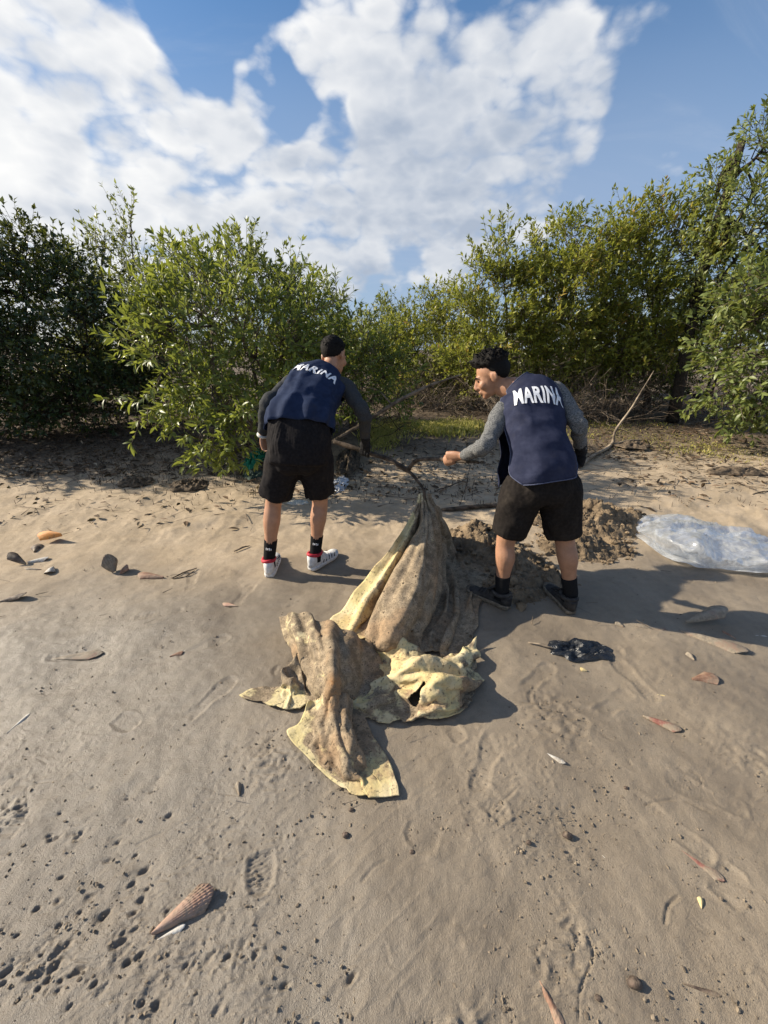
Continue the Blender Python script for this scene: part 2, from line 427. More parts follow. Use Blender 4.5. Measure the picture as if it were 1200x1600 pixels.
gm = fast_mesh('ground', np.c_[Xg.ravel(), Yg.ravel(), Z], GF, smooth=True)
m, t, o = new_mat('tidal_mud'); p = pos(t); x, y, z = t.sep(p)
edge = t.math('ADD', y, t.math('MULTIPLY_ADD', t.math('SUBTRACT', t.noise(p, .9, 5, .6), .5), 1.9, t.math('MULTIPLY', x, -.12)))
dry = t.ramp(edge, 2.05, 3.1)
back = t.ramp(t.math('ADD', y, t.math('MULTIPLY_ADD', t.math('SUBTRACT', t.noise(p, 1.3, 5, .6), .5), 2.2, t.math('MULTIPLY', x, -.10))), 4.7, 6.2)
left = t.ramp(t.math('ADD', t.math('ADD', x, t.math('MULTIPLY', y, .55)), t.math('MULTIPLY', t.math('SUBTRACT', t.noise(p, 2.2, 5, .6), .5), 1.3)), .75, -.15)
wetp = t.math('MULTIPLY', left, t.ramp(y, 2.5, 1.6))
n1 = t.noise(p, 3.2, 6, .6); n2 = t.noise(p, 26., 5, .65); n3 = t.noise(p, 210., 3, .6)
mud = t.mix(t.ramp(n1, .3, .72), (.240, .198, .148), (.312, .260, .196))
mud = t.mix(t.math('MULTIPLY', wetp, .75), mud, (.215, .188, .152))
damp = t.ramp(t.noise(p, 1.7, 6, .62, .6), .46, .64)
mud = t.mix(t.math('MULTIPLY', damp, .55), mud, (.165, .135, .102))
sand = t.mix(t.ramp(n1, .3, .7), (.40, .315, .215), (.50, .40, .285))
shaded_soil = t.mix(t.ramp(n2, .35, .65), (.075, .056, .040), (.19, .145, .10))  # bank soil, darkened to carry the shade of the trees
c = t.mix(dry, mud, sand); c = t.mix(back, c, shaded_soil)
c = t.mix(t.ramp(n2, .35, .75, 0, .38), c, t.mix(.5, c, (.10, .075, .05)))
c = t.mix(t.ramp(n3, .30, .75, .0, .30), c, (.12, .09, .06))
speck = t.ramp(t.voro(p, 120.), .10, .06); c = t.mix(t.math('MULTIPLY', speck, t.ramp(t.noise(p, 9., 2), .5, .62, 0, .75)), c, (.5, .45, .38))
dsp = t.ramp(t.voro(p, 55.), .14, .07); c = t.mix(t.math('MULTIPLY', dsp, t.ramp(t.noise(p, 4., 3), .48, .66, 0, .8)), c, (.06, .045, .032))
wetp = t.math('MAXIMUM', wetp, t.math('MULTIPLY', damp, .45))
rough = t.mix(dry, t.mix(wetp, (.62, .62, .62), t.mix(t.ramp(n2, .3, .7), (.36, .36, .36), (.58, .58, .58))), (.92, .92, .92))
spec = t.mix(wetp, (.25, .25, .25), (.5, .5, .5))
bmp = t.math('ADD', t.math('ADD', t.math('MULTIPLY', n3, .42), t.math('MULTIPLY', t.math('POWER', t.noise(p, 420., 2, .6), 3.), .55)), t.math('ADD', t.math('MULTIPLY', t.noise(p, 70., 6, .65), .55), t.math('MULTIPLY', t.noise(p, 18., 4, .6), t.math('MULTIPLY_ADD', wetp, -.35, .55))))
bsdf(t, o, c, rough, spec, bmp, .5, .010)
MUD = m
ground = link('ground', gm, m, origin=(0, 0, 0)); tag(ground, kind='structure')

def scatter_lumps(name, pts, sizes, mat, seed, label, cat, sub=1, flat=.7):
    bm = bmesh.new(); bmesh.ops.create_icosphere(bm, subdivisions=sub, radius=1.); bv = np.array([v.co[:] for v in bm.verts]); bf = np.array([[v.index for v in f.verts] for f in bm.faces]); bm.free()
    r = np.random.default_rng(seed); N = len(pts)
    V = bv[None] * (1 + .45 * r.uniform(-1, 1, (N, len(bv), 1))) * np.asarray(sizes)[:, None, None] * r.uniform(.6, 1.3, (N, 1, 3)) * np.array([1, 1, flat])
    V = V + np.asarray(pts)[:, None, :]
    F = bf[None] + (np.arange(N) * len(bv))[:, None, None]
    me = fast_mesh(name, V.reshape(-1, 3), F.reshape(-1, 3), smooth=False)
    ob = link(name, me, mat); 
    return tag(ob, label, cat, kind='stuff')
# crumbs of mud and shell grit
pts = []; sz = []
for i in range(6000):
    if i % 3 == 0:
        cx, cy, s = random.choice([(430, 1185, 45), (860, 1120, 50), (560, 1200, 60), (700, 1560, 80), (900, 1490, 60), (640, 1270, 60), (480, 1150, 40), (1000, 1190, 70), (860, 1290, 90)])
        px, py = random.gauss(cx, s), random.gauss(cy, s * .5)
    else: px, py = random.uniform(-60, 1260), random.uniform(880, 1620)
    g = onG(px, py, 2); r = random.choice((.0010, .0013, .0016, .002, .0026, .0042)) * random.uniform(.7, 1.3)
    pts.append((g.x, g.y, g.z + r * .3)); sz.append(r)
CRUMB = simple('mud_crumb', (.10, .08, .06), (.30, .24, .17), 40., .9)
scatter_lumps('mud_crumbs', pts, sz, CRUMB, 4, 'small crumbs of mud scattered over the wet flat', 'mud crumbs')
# ================================================================== trees
def leaf_mat(name, stops, trans=.35, rough=.42, spec=.45):
    m, t, o = new_mat(name)
    a = t.add('ShaderNodeAttribute', attribute_name='var').outputs['Fac']
    col = t.cramp(a, stops)
    b = t.add('ShaderNodeBsdfPrincipled'); t.put(b.inputs['Base Color'], col); b.inputs['Roughness'].default_value = rough; b.inputs['Specular IOR Level'].default_value = spec
    tr = t.add('ShaderNodeBsdfTranslucent'); t.put(tr.inputs[0], t.mix(.5, col, (.34, .36, .04), 'MIX'))
    mx = t.add('ShaderNodeMixShader'); mx.inputs[0].default_value = trans
    t.l.new(b.outputs[0], mx.inputs[1]); t.l.new(tr.outputs[0], mx.inputs[2]); t.l.new(mx.outputs[0], o.inputs[0])
    return m
LEAF_BRIGHT = leaf_mat('leaf_bright', [(0, (.065, .10, .022)), (.45, (.14, .19, .042)), (.8, (.23, .28, .065)), (1., (.36, .37, .12))], .45)
LEAF_SHADED = leaf_mat('leaf_shaded', [(0, (.018, .036, .014)), (.6, (.036, .066, .022)), (1., (.075, .11, .032))], .2)  # backlit crowns: their shade is put into the leaf colour
LEAF_OLIVE = leaf_mat('leaf_olive', [(0, (.11, .135, .028)), (.45, (.25, .275, .050)), (.8, (.40, .39, .072)), (.94, (.50, .40, .09)), (1., (.42, .23, .07))], .48)
LEAF_GREY = leaf_mat('leaf_grey_green', [(0, (.09, .125, .042)), (.5, (.19, .235, .072)), (1., (.34, .36, .12))], .44)
LEAF_FAR = leaf_mat('leaf_far', [(0, (.08, .11, .03)), (.6, (.19, .215, .055)), (1., (.33, .31, .09))], .42)
BARK = simple('bark_dark', (.022, .018, .014), (.06, .048, .036), 30., .95)
BARK_MID = simple('bark_grey_brown', (.06, .047, .035), (.15, .12, .09), 25., .9)

def leaf_geo(pos_, dirv, nrm, L, Wd, curl=.18, simple_=False):
    """arrays -> (verts N*7,3), tris: lanceolate leaf folded along its midrib"""
    d = dirv / np.linalg.norm(dirv, axis=1, keepdims=True)
    s = np.cross(d, nrm); s /= np.linalg.norm(s, axis=1, keepdims=True) + 1e-9
    n = np.cross(s, d)
    L = L[:, None]; Wd = Wd[:, None]
    b = pos_; c = pos_ + d * L * .52 - n * L * .0; tip = pos_ + d * L - n * L * curl
    l1 = pos_ + d * L * .38 + s * Wd * .5 + n * Wd * .16; r1 = pos_ + d * L * .38 - s * Wd * .5 + n * Wd * .16
    l2 = pos_ + d * L * .72 + s * Wd * .38 + n * Wd * .1 - n * L * curl * .4; r2 = pos_ + d * L * .72 - s * Wd * .38 + n * Wd * .1 - n * L * curl * .4
    N = len(pos_)
    if simple_:
        l1 = pos_ + d * L * .45 + s * Wd * .5 + n * Wd * .16; r1 = pos_ + d * L * .45 - s * Wd * .5 + n * Wd * .16
        V = np.stack([b, l1, tip, r1, c], 1); T = np.array([(0, 4, 1), (1, 4, 2), (0, 3, 4), (3, 2, 4)])
    else:
        V = np.stack([b, l1, l2, tip, r2, r1, c], 1); T = np.array([(0, 6, 1), (1, 6, 2), (2, 6, 3), (0, 5, 6), (5, 4, 6), (4, 3, 6)])
    F = T[None] + (np.arange(N) * V.shape[1])[:, None, None]
    return V.reshape(-1, 3), F.reshape(-1, 3)
def prisms(A, B, ra, rb, seg=3):
    """straight thin sticks A->B"""
    A = np.asarray(A); B = np.asarray(B); t = B - A; t = t / (np.linalg.norm(t, axis=1, keepdims=True) + 1e-9)
    ref = np.where(np.abs(t[:, 2:3]) < .9, np.array([[0, 0, 1.]]), np.array([[1., 0, 0]]))
    u = np.cross(t, ref); u /= np.linalg.norm(u, axis=1, keepdims=True); v = np.cross(t, u)
    V = []
    for P, r in ((A, ra), (B, rb)):
        for k in range(seg):
            a = 2 * math.pi * k / seg
            V.append(P + (u * math.cos(a) + v * math.sin(a)) * np.asarray(r)[:, None])
    V = np.stack(V, 1); N = len(A); T = []
    for k in range(seg):
        k2 = (k + 1) % seg; T += [(k, k2, seg + k2), (k, seg + k2, seg + k)]
    F = np.array(T)[None] + (np.arange(N) * 2 * seg)[:, None, None]
    return V.reshape(-1, 3), F.reshape(-1, 3)
def tris_of(F):
    out = []
    for f in F:
        for k in range(1, len(f) - 1): out.append((f[0], f[k], f[k + 1]))
    return np.array(out)
ALL_TREES = []
def make_tree(name, label, base, blobs, mat, group, leaf=.09, ratio=.34, clumps=1.0, twigs=13, lpt=11, trunk_r=.06, stems=3, seed=1,
              bark=None, droop=0., up=.35, twig_len=.30, trunk_path=None, singles=0, clump_r=.34, varb=.0, vol=.55, dy=10):
    """blobs: (photo x, y, rx, ry, Y, depth) give real ellipsoids at their own distance"""
    r = np.random.default_rng(seed); bark = bark or BARK_MID
    base = Vector(base); base.z = gz(base.x, base.y) - .03
    root = empty(name, base, label, 'tree', group)
    C = []; wood = []
    ell = []
    for (bx, by, rx, ry, Y, dep) in blobs:
        by += dy if by < 560 else 0; rx *= .93; ry *= .9
        c = atY(bx, by, Y); k = Y / ray(bx, by).y / FPX
        ell.append((np.array(c), np.array((rx * k, dep, ry * k))))
    tops = []
    if trunk_path: 
        tp = catmull(np.array([tuple(q) for q in trunk_path]), 12)
        wood.append(tube(tp, np.linspace(trunk_r, trunk_r * .45, 12), 7)); tops = list(tp[4:])
    for s, (c, e) in enumerate(ell):
        st = np.array(base) + np.array((r.uniform(-.12, .12), r.uniform(-.1, .1), 0)) if not trunk_path else tp[r.integers(4, 11)]
        mid = st * .5 + c * .5 + r.normal(0, .12, 3); mid[2] += .15
        pth = catmull(np.array([st, st * .75 + mid * .25 + np.array((0, 0, .12)), mid, c]), 9)
        if s < stems or trunk_path: wood.append(tube(pth, np.linspace(trunk_r * (.5 if trunk_path else .8), .012, 9), 6))
        tops += list(pth[3:])
    tops = np.array(tops)
    cl = []; cr = []
    for (c, e) in ell:
        n = max(3, int(round(clumps * 3.4 * (e[0] * e[2] + e[0] * e[1] * .5) / (clump_r ** 2) * .8)))
        d = r.normal(size=(n, 3)); d /= np.linalg.norm(d, axis=1, keepdims=True)
        rad = r.uniform(vol, 1., (n, 1)) ** .6
        d[:, 1] = np.where(r.random(n) < .65, -np.abs(d[:, 1]), d[:, 1])
        q = c + d * rad * e
        keep = q[:, 2] > base.z + .12
        cl.append(q[keep]); cr.append(np.full(keep.sum(), 0) + np.minimum(clump_r, e.min() * .95) * r.uniform(.7, 1.15, keep.sum()))
    cl = np.vstack(cl); cr = np.concatenate(cr)
    ctr = cl.mean(0)
    TA = []; TB = []
    for q, rr in zip(cl, cr):
        k = np.argmin(np.linalg.norm(tops - q, axis=1) + .4 * np.maximum(0, tops[:, 2] - q[2])); st = tops[k]
        mid = (st + q) / 2 + r.normal(0, .06, 3) + np.array((0, 0, -.05))
        wood.append(tube(catmull(np.array([st, mid, q]), 5), np.linspace(.013, .006, 5), 4))
        n = max(4, int(twigs * (rr / clump_r) ** 2 * r.uniform(.75, 1.25)))
        d = r.normal(size=(n, 3)); d /= np.linalg.norm(d, axis=1, keepdims=True)
        a = q + d * rr * r.uniform(.0, .75, (n, 1))
        out = (q - ctr) * np.array([1, 1, .6]); out /= np.linalg.norm(out) + 1e-6
        dd = d * .75 + out * .45 + np.array((0, 0, up)); 
        if droop:
            low = sstep(1.9, .7, q[2]); dd[:, 2] -= droop * low; dd[:, 1] -= .35 * droop * low
        dd /= np.linalg.norm(dd, axis=1, keepdims=True)
        b = a + dd * (twig_len * r.uniform(.55, 1.3, (n, 1)))
        TA.append(a); TB.append(b)
    TA = np.vstack(TA); TB = np.vstack(TB); NT_ = len(TA)
    # leaves: pairs along the outer part of each twig and a tuft at its tip
    m_ = lpt
    f = np.concatenate([np.linspace(.25, .95, m_ - 4), np.full(4, 1.)])[None, :, None] + r.uniform(-.04, .04, (NT_, m_, 1))
    Lp = TA[:, None] + (TB - TA)[:, None] * f
    td = (TB - TA) / np.linalg.norm(TB - TA, axis=1, keepdims=True)
    rd = r.normal(size=(NT_, m_, 3)); rd -= td[:, None] * np.sum(rd * td[:, None], -1, keepdims=True); rd /= np.linalg.norm(rd, axis=-1, keepdims=True)
    spread = np.concatenate([np.full(m_ - 4, .95), np.full(4, .55)])[None, :, None]
    ld = td[:, None] * (1.15 - spread * .5) + rd * spread + np.array((0, 0, .12))
    nn = np.array((0, 0, 1.)) + .75 * r.normal(size=ld.shape) + td[:, None] * .6
    keep = (r.random((NT_, m_)) < .93).ravel()
    Lp = Lp.reshape(-1, 3)[keep]; ld = ld.reshape(-1, 3)[keep]; nn = nn.reshape(-1, 3)[keep]
    N = len(Lp); LL = leaf * r.uniform(.62, 1.2, N); WW = LL * ratio * r.uniform(.85, 1.2, N)
    tv = np.repeat(r.normal(0, .16, NT_), m_)[keep]
    var = np.clip(.42 + varb + tv + r.normal(0, .17, N) + .12 * vnoise(Lp, 1.1, seed), 0, 1)
    if singles:                                            # the leaves that show largest are parts of their own
        dist = np.linalg.norm(Lp - np.array((0, 0, CAM_H)), axis=1) - .8 * (LL - leaf) / leaf
        order = np.argsort(dist)[:singles]; msk = np.ones(N, bool); msk[order] = False
        lv, lf = leaf_geo(np.zeros((5, 3)), np.tile([[0, 1., 0]], (5, 1)), np.tile([[0, 0, 1.]], (5, 1)), np.ones(5), np.full(5, ratio))
        protos = []
        for k in range(5):
            me = fast_mesh('leaf', lv[k * 7:(k + 1) * 7], lf[:6], np.full(7, (.3, .45, .55, .7, .85)[k]), True); me.materials.append(mat); protos.append(me)
        for i in order:
            dv = Vector(ld[i]).normalized(); sv = dv.cross(Vector(nn[i])).normalized(); nv = sv.cross(dv)
            M = Matrix((( sv.x, dv.x, nv.x), (sv.y, dv.y, nv.y), (sv.z, dv.z, nv.z))).to_4x4()
            lo = bpy.data.objects.new('leaf', protos[min(4, int(var[i] * 5))]); COL.objects.link(lo); lo.parent = root
            lo.matrix_local = Matrix.Translation(Vector(Lp[i]) - base) @ M @ Matrix.Scale(LL[i], 4)
        Lp, ld, nn, LL, WW, var = Lp[msk], ld[msk], nn[msk], LL[msk], WW[msk], var[msk]
    V, F = leaf_geo(Lp, ld, nn, LL, WW, .18, not singles)
    cro = link('crown', fast_mesh('crown', V, F, np.repeat(var, 7 if singles else 5), True), mat, root); tag(cro, kind='stuff')
    PV, PF = prisms(TA, TB, np.full(NT_, .0045), np.full(NT_, .002))
    WV, WF = join(wood); WT = tris_of(WF)
    link('trunk', fast_mesh('trunk', np.vstack([np.array(WV), PV]), np.vstack([WT, PF + len(WV)]), None, True), bark, root)
    return root, N
nl = 0
def T(*a, **k):
    global nl
    o, n = make_tree(*a, **k); nl += n; ALL_TREES.append(o); return o
GL, GR = 'mangrove trees on the left', 'mangrove trees on the right'
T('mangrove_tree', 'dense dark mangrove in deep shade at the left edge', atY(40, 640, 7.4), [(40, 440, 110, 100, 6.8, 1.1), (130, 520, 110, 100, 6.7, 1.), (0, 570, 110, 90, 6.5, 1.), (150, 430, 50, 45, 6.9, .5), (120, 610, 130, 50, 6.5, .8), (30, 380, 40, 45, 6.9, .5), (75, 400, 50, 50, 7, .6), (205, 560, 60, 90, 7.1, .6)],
  LEAF_SHADED, GL, leaf=.085, ratio=.42, seed=11, dy=28, twigs=15, lpt=11, bark=BARK, clumps=1.25, trunk_r=.08)
T('mangrove_tree', 'tall dark mangrove cut off by the left frame edge', (-8.0, 6.3, 0), [(-170, 470, 130, 130, 6.2, 1.0), (-90, 400, 80, 80, 6.4, .8), (-180, 600, 160, 80, 6.0, 1.), (-260, 380, 120, 100, 6.4, 1.)],  # added tree, almost wholly out of view, there to shade the left bank
  LEAF_SHADED, GL, leaf=.10, ratio=.42, seed=12, twigs=14, lpt=10, bark=BARK, clumps=1., trunk_r=.09)
T('mangrove_tree', 'sparse airy mangrove top rising above the dark tree on the left', atY(220, 600, 9.), [(250, 560, 90, 70, 8.4, .6), (185, 385, 62, 50, 8.6, .7), (205, 325, 26, 38, 8.6, .3), (165, 345, 28, 28, 8.6, .3), (240, 410, 60, 40, 8.4, .7), (260, 460, 70, 60, 8.3, .7), (130, 380, 30, 26, 8.5, .3)],
  LEAF_GREY, GL, leaf=.085, seed=13, dy=40, twigs=8, lpt=9, clumps=.75, up=.8, trunk_r=.05, clump_r=.3)
T('mangrove_tree', 'bright leafy mangrove drooping to the sand behind the left man', (-1.55, 5.2, 0), [(330, 480, 105, 60, 4.8, .55), (290, 570, 80, 65, 4.5, .5), (400, 530, 85, 75, 4.8, .55), (240, 625, 42, 30, 4.2, .3), (350, 640, 55, 45, 4.2, .35), (365, 690, 30, 32, 3.95, .22), (320, 680, 26, 18, 4., .2), (450, 470, 50, 50, 5., .4), (320, 400, 70, 40, 5.2, .4), (470, 560, 50, 60, 5., .35), (270, 480, 50, 50, 4.8, .35)],
  LEAF_BRIGHT, GL, leaf=.105, ratio=.27, seed=14, dy=30, twigs=11, lpt=11, clumps=.95, droop=1.0, trunk_r=.05, singles=300, clump_r=.27, twig_len=.27, varb=.06)
T('mangrove_tree', 'mangrove with upright shoots against the clouds behind the drooping one', atY(400, 610, 7.4), [(440, 600, 90, 40, 7.2, .5), (320, 610, 90, 40, 7.2, .5), (340, 375, 55, 28, 6.8, .5), (385, 365, 26, 28, 6.8, .3), (300, 370, 25, 26, 6.8, .3), (380, 420, 80, 50, 6.6, .6), (440, 380, 28, 30, 6.6, .3), (470, 450, 40, 50, 6.6, .5), (300, 430, 50, 45, 6.7, .5), (430, 510, 90, 80, 6.6, .6)],
  LEAF_GREY, GL, leaf=.09, seed=15, dy=46, twigs=14, lpt=11, clumps=.95, up=.7, clump_r=.3)
T('mangrove_tree', 'pale lance-leaved mangrove right behind the left man\'s head', atY(560, 630, 6.6), [(590, 620, 50, 26, 6.3, .35), (480, 610, 50, 40, 6.4, .4), (520, 500, 45, 40, 5.9, .4), (560, 545, 60, 55, 6., .5), (600, 590, 45, 40, 5.9, .4), (530, 600, 60, 50, 5.8, .4), (500, 550, 50, 50, 6., .4)],
  LEAF_BRIGHT, GL, leaf=.10, ratio=.26, seed=16, twigs=14, lpt=12, clumps=.85, up=.5, clump_r=.28, droop=.5)
T('mangrove_tree', 'low yellowish mangrove filling the gap between the two men', atY(660, 612, 10.6), [(640, 590, 70, 32, 9.4, .5), (720, 590, 70, 30, 9.2, .5), (650, 540, 65, 50, 10, .8), (690, 490, 40, 45, 10, .6), (620, 510, 45, 30, 10.4, .6), (680, 450, 22, 16, 10.2, .3), (600, 545, 60, 50, 10.2, .6), (710, 545, 60, 50, 9.8, .7)],
  LEAF_OLIVE, GR, leaf=.10, seed=17, twigs=17, lpt=12, clumps=1., up=.5, clump_r=.36)
T('mangrove_tree', 'mangrove with a pointed crown just right of the gap', atY(790, 622, 9.2), [(800, 585, 80, 32, 8.9, .5), (785, 410, 34, 46, 8.6, .5), (800, 480, 75, 70, 8.6, .8), (745, 480, 42, 48, 8.7, .6), (760, 550, 80, 45, 8.5, .7), (740, 445, 22, 25, 8.6, .3)],
  LEAF_OLIVE, GR, leaf=.10, seed=18, twigs=17, lpt=12, clumps=1.05, up=.7, clump_r=.33)
T('mangrove_tree', 'broad sunlit olive mangrove above the right man', atY(890, 625, 9.2), [(900, 590, 80, 30, 8.9, .5), (905, 375, 60, 45, 8.6, .6), (880, 470, 90, 80, 8.5, .9), (960, 430, 65, 70, 8.6, .8), (925, 540, 100, 50, 8.4, .7), (850, 400, 30, 40, 8.7, .4), (920, 345, 30, 22, 8.6, .3)],
  LEAF_OLIVE, GR, leaf=.10, seed=19, twigs=17, lpt=12, clumps=1.05, up=.6, clump_r=.33, varb=.05)
T('mangrove_tree', 'mangrove with reddish shoots left of the tall tree', atY(1010, 640, 8.8), [(1005, 335, 42, 30, 8.6, .5), (1040, 400, 75, 70, 8.4, .8), (990, 490, 80, 70, 8.4, .8), (1060, 500, 80, 60, 8.2, .7), (1000, 570, 80, 40, 8.3, .6)],
  LEAF_OLIVE, GR, leaf=.10, seed=20, twigs=17, lpt=12, clumps=1., up=.6, clump_r=.33, varb=.03)
tb = onG(1050, 660)
T('mangrove_tree', 'tallest mangrove with dark leaning trunk at the right', tb, [(1165, 215, 40, 45, 7.6, .6), (1195, 180, 40, 35, 7.6, .5), (1110, 290, 48, 36, 7.7, .6), (1180, 300, 60, 50, 7.4, .7), (1090, 350, 50, 30, 7.7, .6), (1150, 370, 60, 45, 7.6, .7), (1250, 250, 70, 90, 7.5, .9), (1120, 420, 60, 40, 7.7, .6), (1240, 380, 60, 60, 7.4, .8)],
  LEAF_GREY, GR, leaf=.095, seed=21, dy=48, twigs=14, lpt=11, clumps=.85, up=.35, clump_r=.32, trunk_r=.11, bark=BARK, varb=.08,
  trunk_path=[tb, atY(1062, 600, 7.6), atY(1075, 530, 7.6), atY(1090, 460, 7.7), atY(1110, 380, 7.7), atY(1140, 290, 7.6), atY(1160, 220, 7.6)])
T('mangrove_tree', 'broad-leaved green mangrove at the right frame edge reaching the ground', (6.6, 6.4, 0), [(1165, 455, 62, 40, 6., .5), (1190, 540, 70, 60, 5.9, .6), (1150, 590, 42, 60, 6., .45), (1185, 640, 45, 30, 5.9, .4), (1270, 500, 90, 110, 6., .7), (1135, 490, 30, 40, 6.1, .3), (1260, 620, 70, 50, 5.8, .5)],
  LEAF_GREY, GR, leaf=.11, ratio=.36, seed=22, twigs=13, lpt=11, clumps=.95, up=.15, clump_r=.3, singles=300, droop=.5, varb=-.05)
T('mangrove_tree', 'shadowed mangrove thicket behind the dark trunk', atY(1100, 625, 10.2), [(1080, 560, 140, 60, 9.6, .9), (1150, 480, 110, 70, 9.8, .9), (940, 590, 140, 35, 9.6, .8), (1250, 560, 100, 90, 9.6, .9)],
  LEAF_SHADED, GR, leaf=.10, seed=23, twigs=14, lpt=11, clumps=.75, clump_r=.38, bark=BARK)
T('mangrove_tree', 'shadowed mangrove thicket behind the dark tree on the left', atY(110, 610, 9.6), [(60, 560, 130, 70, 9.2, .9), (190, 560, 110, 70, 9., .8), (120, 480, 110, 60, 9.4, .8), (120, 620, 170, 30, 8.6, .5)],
  LEAF_SHADED, GL, leaf=.11, seed=24, twigs=14, lpt=11, clumps=.8, clump_r=.4, bark=BARK)
far = 'far mangrove trees seen through the gap'
for i, (x, y, rx, ry, Y, lab) in enumerate([(560, 530, 80, 50, 13, 'far hazy mangrove top left of the gap'), (630, 505, 70, 32, 15, 'farthest mangrove top, lowest point of the treeline'), (720, 520, 80, 60, 13, 'far mangrove top right of the gap'), (840, 500, 110, 80, 12, 'far mangrove hidden mostly behind the olive crowns'), (480, 510, 90, 60, 11, 'far mangrove behind the upright shoots'), (250, 520, 140, 90, 10.5, 'far mangrove seen through the sparse left crowns'), (980, 470, 120, 90, 12, 'far mangrove behind the reddish shoots')]):
    T('mangrove_tree', lab, atY(x, 600, Y), [(x, y, rx, ry, Y, 1.), (x, y + 50, rx * 1.1, 40, Y, 1.)], LEAF_FAR, far, leaf=.13, seed=40 + i, twigs=16, lpt=11, clumps=.8, clump_r=.5, twig_len=.4)
print('leaves', nl)

# dry twig tangle under the right-hand crowns
TWIG = simple('dry_twig', (.10, .075, .055), (.30, .24, .18), 8., .9)
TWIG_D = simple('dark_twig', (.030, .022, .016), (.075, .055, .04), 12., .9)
def twig_tangle(name, label, boxes, n, mat, seed, rmax=.006):
    r = np.random.default_rng(seed); A = []; B = []; RA = []; RB = []
    for i in range(n):
        bx = boxes[r.integers(len(boxes))]
        px = r.uniform(bx[0], bx[1]); Y = r.uniform(bx[2], bx[3]); g = atY(px, 650, Y); z0 = gz(g.x, g.y)
        p_ = np.array((g.x, Y, z0 + r.uniform(0, bx[4] * .6))); d = r.normal(size=3); d[2] = abs(d[2]) * .9 + .15; d /= np.linalg.norm(d)
        L = r.uniform(.3, 1.1); k = 5; rad = r.uniform(.002, rmax)
        for s in range(k):
            d = d + r.normal(0, .28, 3); d /= np.linalg.norm(d); q = p_ + d * L / k
            A.append(p_); B.append(q); RA.append(rad * (1 - s / k * .8)); RB.append(rad * (1 - (s + 1) / k * .8)); p_ = q
            if r.random() < .5:
                e = d + r.normal(0, .7, 3); e /= np.linalg.norm(e); A.append(p_); B.append(p_ + e * L * .25); RA.append(rad * .5); RB.append(.001)
    V, F = prisms(np.array(A), np.array(B), RA, RB); 
    return tag(link(name, fast_mesh(name, V, F), mat), label, 'brush', kind='stuff')
twig_tangle('dry_brush', 'pale dry twigs tangled under the right-hand trees', [(740, 1010, 7.4, 9., .8), (760, 980, 7.2, 8., .5), (640, 760, 8., 9.5, .5)], 1100, TWIG, 5, .0075)
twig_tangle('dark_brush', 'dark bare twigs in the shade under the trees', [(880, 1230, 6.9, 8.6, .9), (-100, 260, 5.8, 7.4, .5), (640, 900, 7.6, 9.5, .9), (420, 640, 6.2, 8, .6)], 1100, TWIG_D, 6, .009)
# ================================================================== ground cover
r = np.random.default_rng(77)
# grass tuft between the men
GRASS = leaf_mat('grass_blade', [(0, (.17, .18, .04)), (.5, (.38, .36, .08)), (1., (.60, .50, .20))], .35, .5, .3)
def grass(name, label, patches, n, hmax, seed):
    r = np.random.default_rng(seed); Pp = []; vn_ = lambda i, k: r.normal()
    for i in range(n):
        cx, cy, sx, sy = patches[r.integers(len(patches))]
        g = onG(cx + sx * 1.3 * np.tanh(r.normal(0, 1)), cy + sy * 1.2 * np.tanh(r.normal(0, 1)), 3); g = g + Vector((.10 * vn_(i, 1), .22 * vn_(i, 2), 0)); Pp.append((g.x, g.y, gz(g.x, g.y)))
    Pp = np.array(Pp); d = r.normal(0, .45, Pp.shape); d[:, 2] = r.uniform(.5, 1.1, n)
    L = hmax * r.uniform(.25, 1., n) * (.55 + .6 * sstep(-.3, .5, vnoise(Pp, 2.5, 6)))
    V, F = leaf_geo(Pp, d, r.normal(size=Pp.shape) + np.array((0, -1, .3)), L, L * .13 + .004, .3)
    tag(link(name, fast_mesh(name, V, F, np.repeat(np.clip(r.normal(.55, .22, n), 0, 1), 7), True), GRASS), label, 'grass', kind='stuff')
grass('grass', 'low yellow-green grass patch between the two men', [(650, 668, 36, 4), (610, 672, 20, 6), (690, 672, 30, 5), (720, 666, 20, 5), (592, 690, 12, 7)], 9000, .13, 3)
grass('ground_cover', 'sparse creeping green plants on the sand at the right', [(1080, 700, 45, 4), (1150, 708, 40, 5), (1020, 690, 40, 5), (930, 680, 40, 6), (960, 668, 60, 4)], 2600, .07, 4)
# dead leaves, bark flakes and twigs washed up along the bank
LITTER = leaf_mat('dead_leaf', [(0, (.03, .022, .016)), (.4, (.09, .06, .038)), (.75, (.20, .13, .08)), (1., (.42, .34, .24))], .05, .8, .2)
Pp = []; LL = []
bands = [((-50, 420), (655, 745), 4200), ((380, 800), (690, 775), 1100), ((900, 1230), (655, 720), 1900), ((960, 1230), (720, 765), 240), ((-50, 400), (745, 830), 150), ((560, 780), (640, 662), 300), ((700, 1000), (640, 668), 700), ((1000, 1230), (770, 800), 40)]
for (x0, x1), (y0, y1), n in bands:
    for i in range(n):
        g = onG(r.uniform(x0, x1), r.uniform(y0, y1), 3); Pp.append((g.x, g.y, g.z + r.uniform(.004, .03))); LL.append(r.uniform(.03, .11))
Pp = np.array(Pp); LL = np.array(LL); n = len(Pp); d = r.normal(size=Pp.shape); d[:, 2] *= .22
V, F = leaf_geo(Pp, d, np.array((0, 0, 1.)) + r.normal(0, .35, Pp.shape), LL, LL * r.uniform(.15, .45, n), .1)
tag(link('leaf_litter', fast_mesh('leaf_litter', V, F, np.repeat(np.clip(r.normal(.4, .25, n), 0, 1), 7)), LITTER), 'dead leaves and bark washed up along the sand bank', 'leaf litter', kind='stuff')
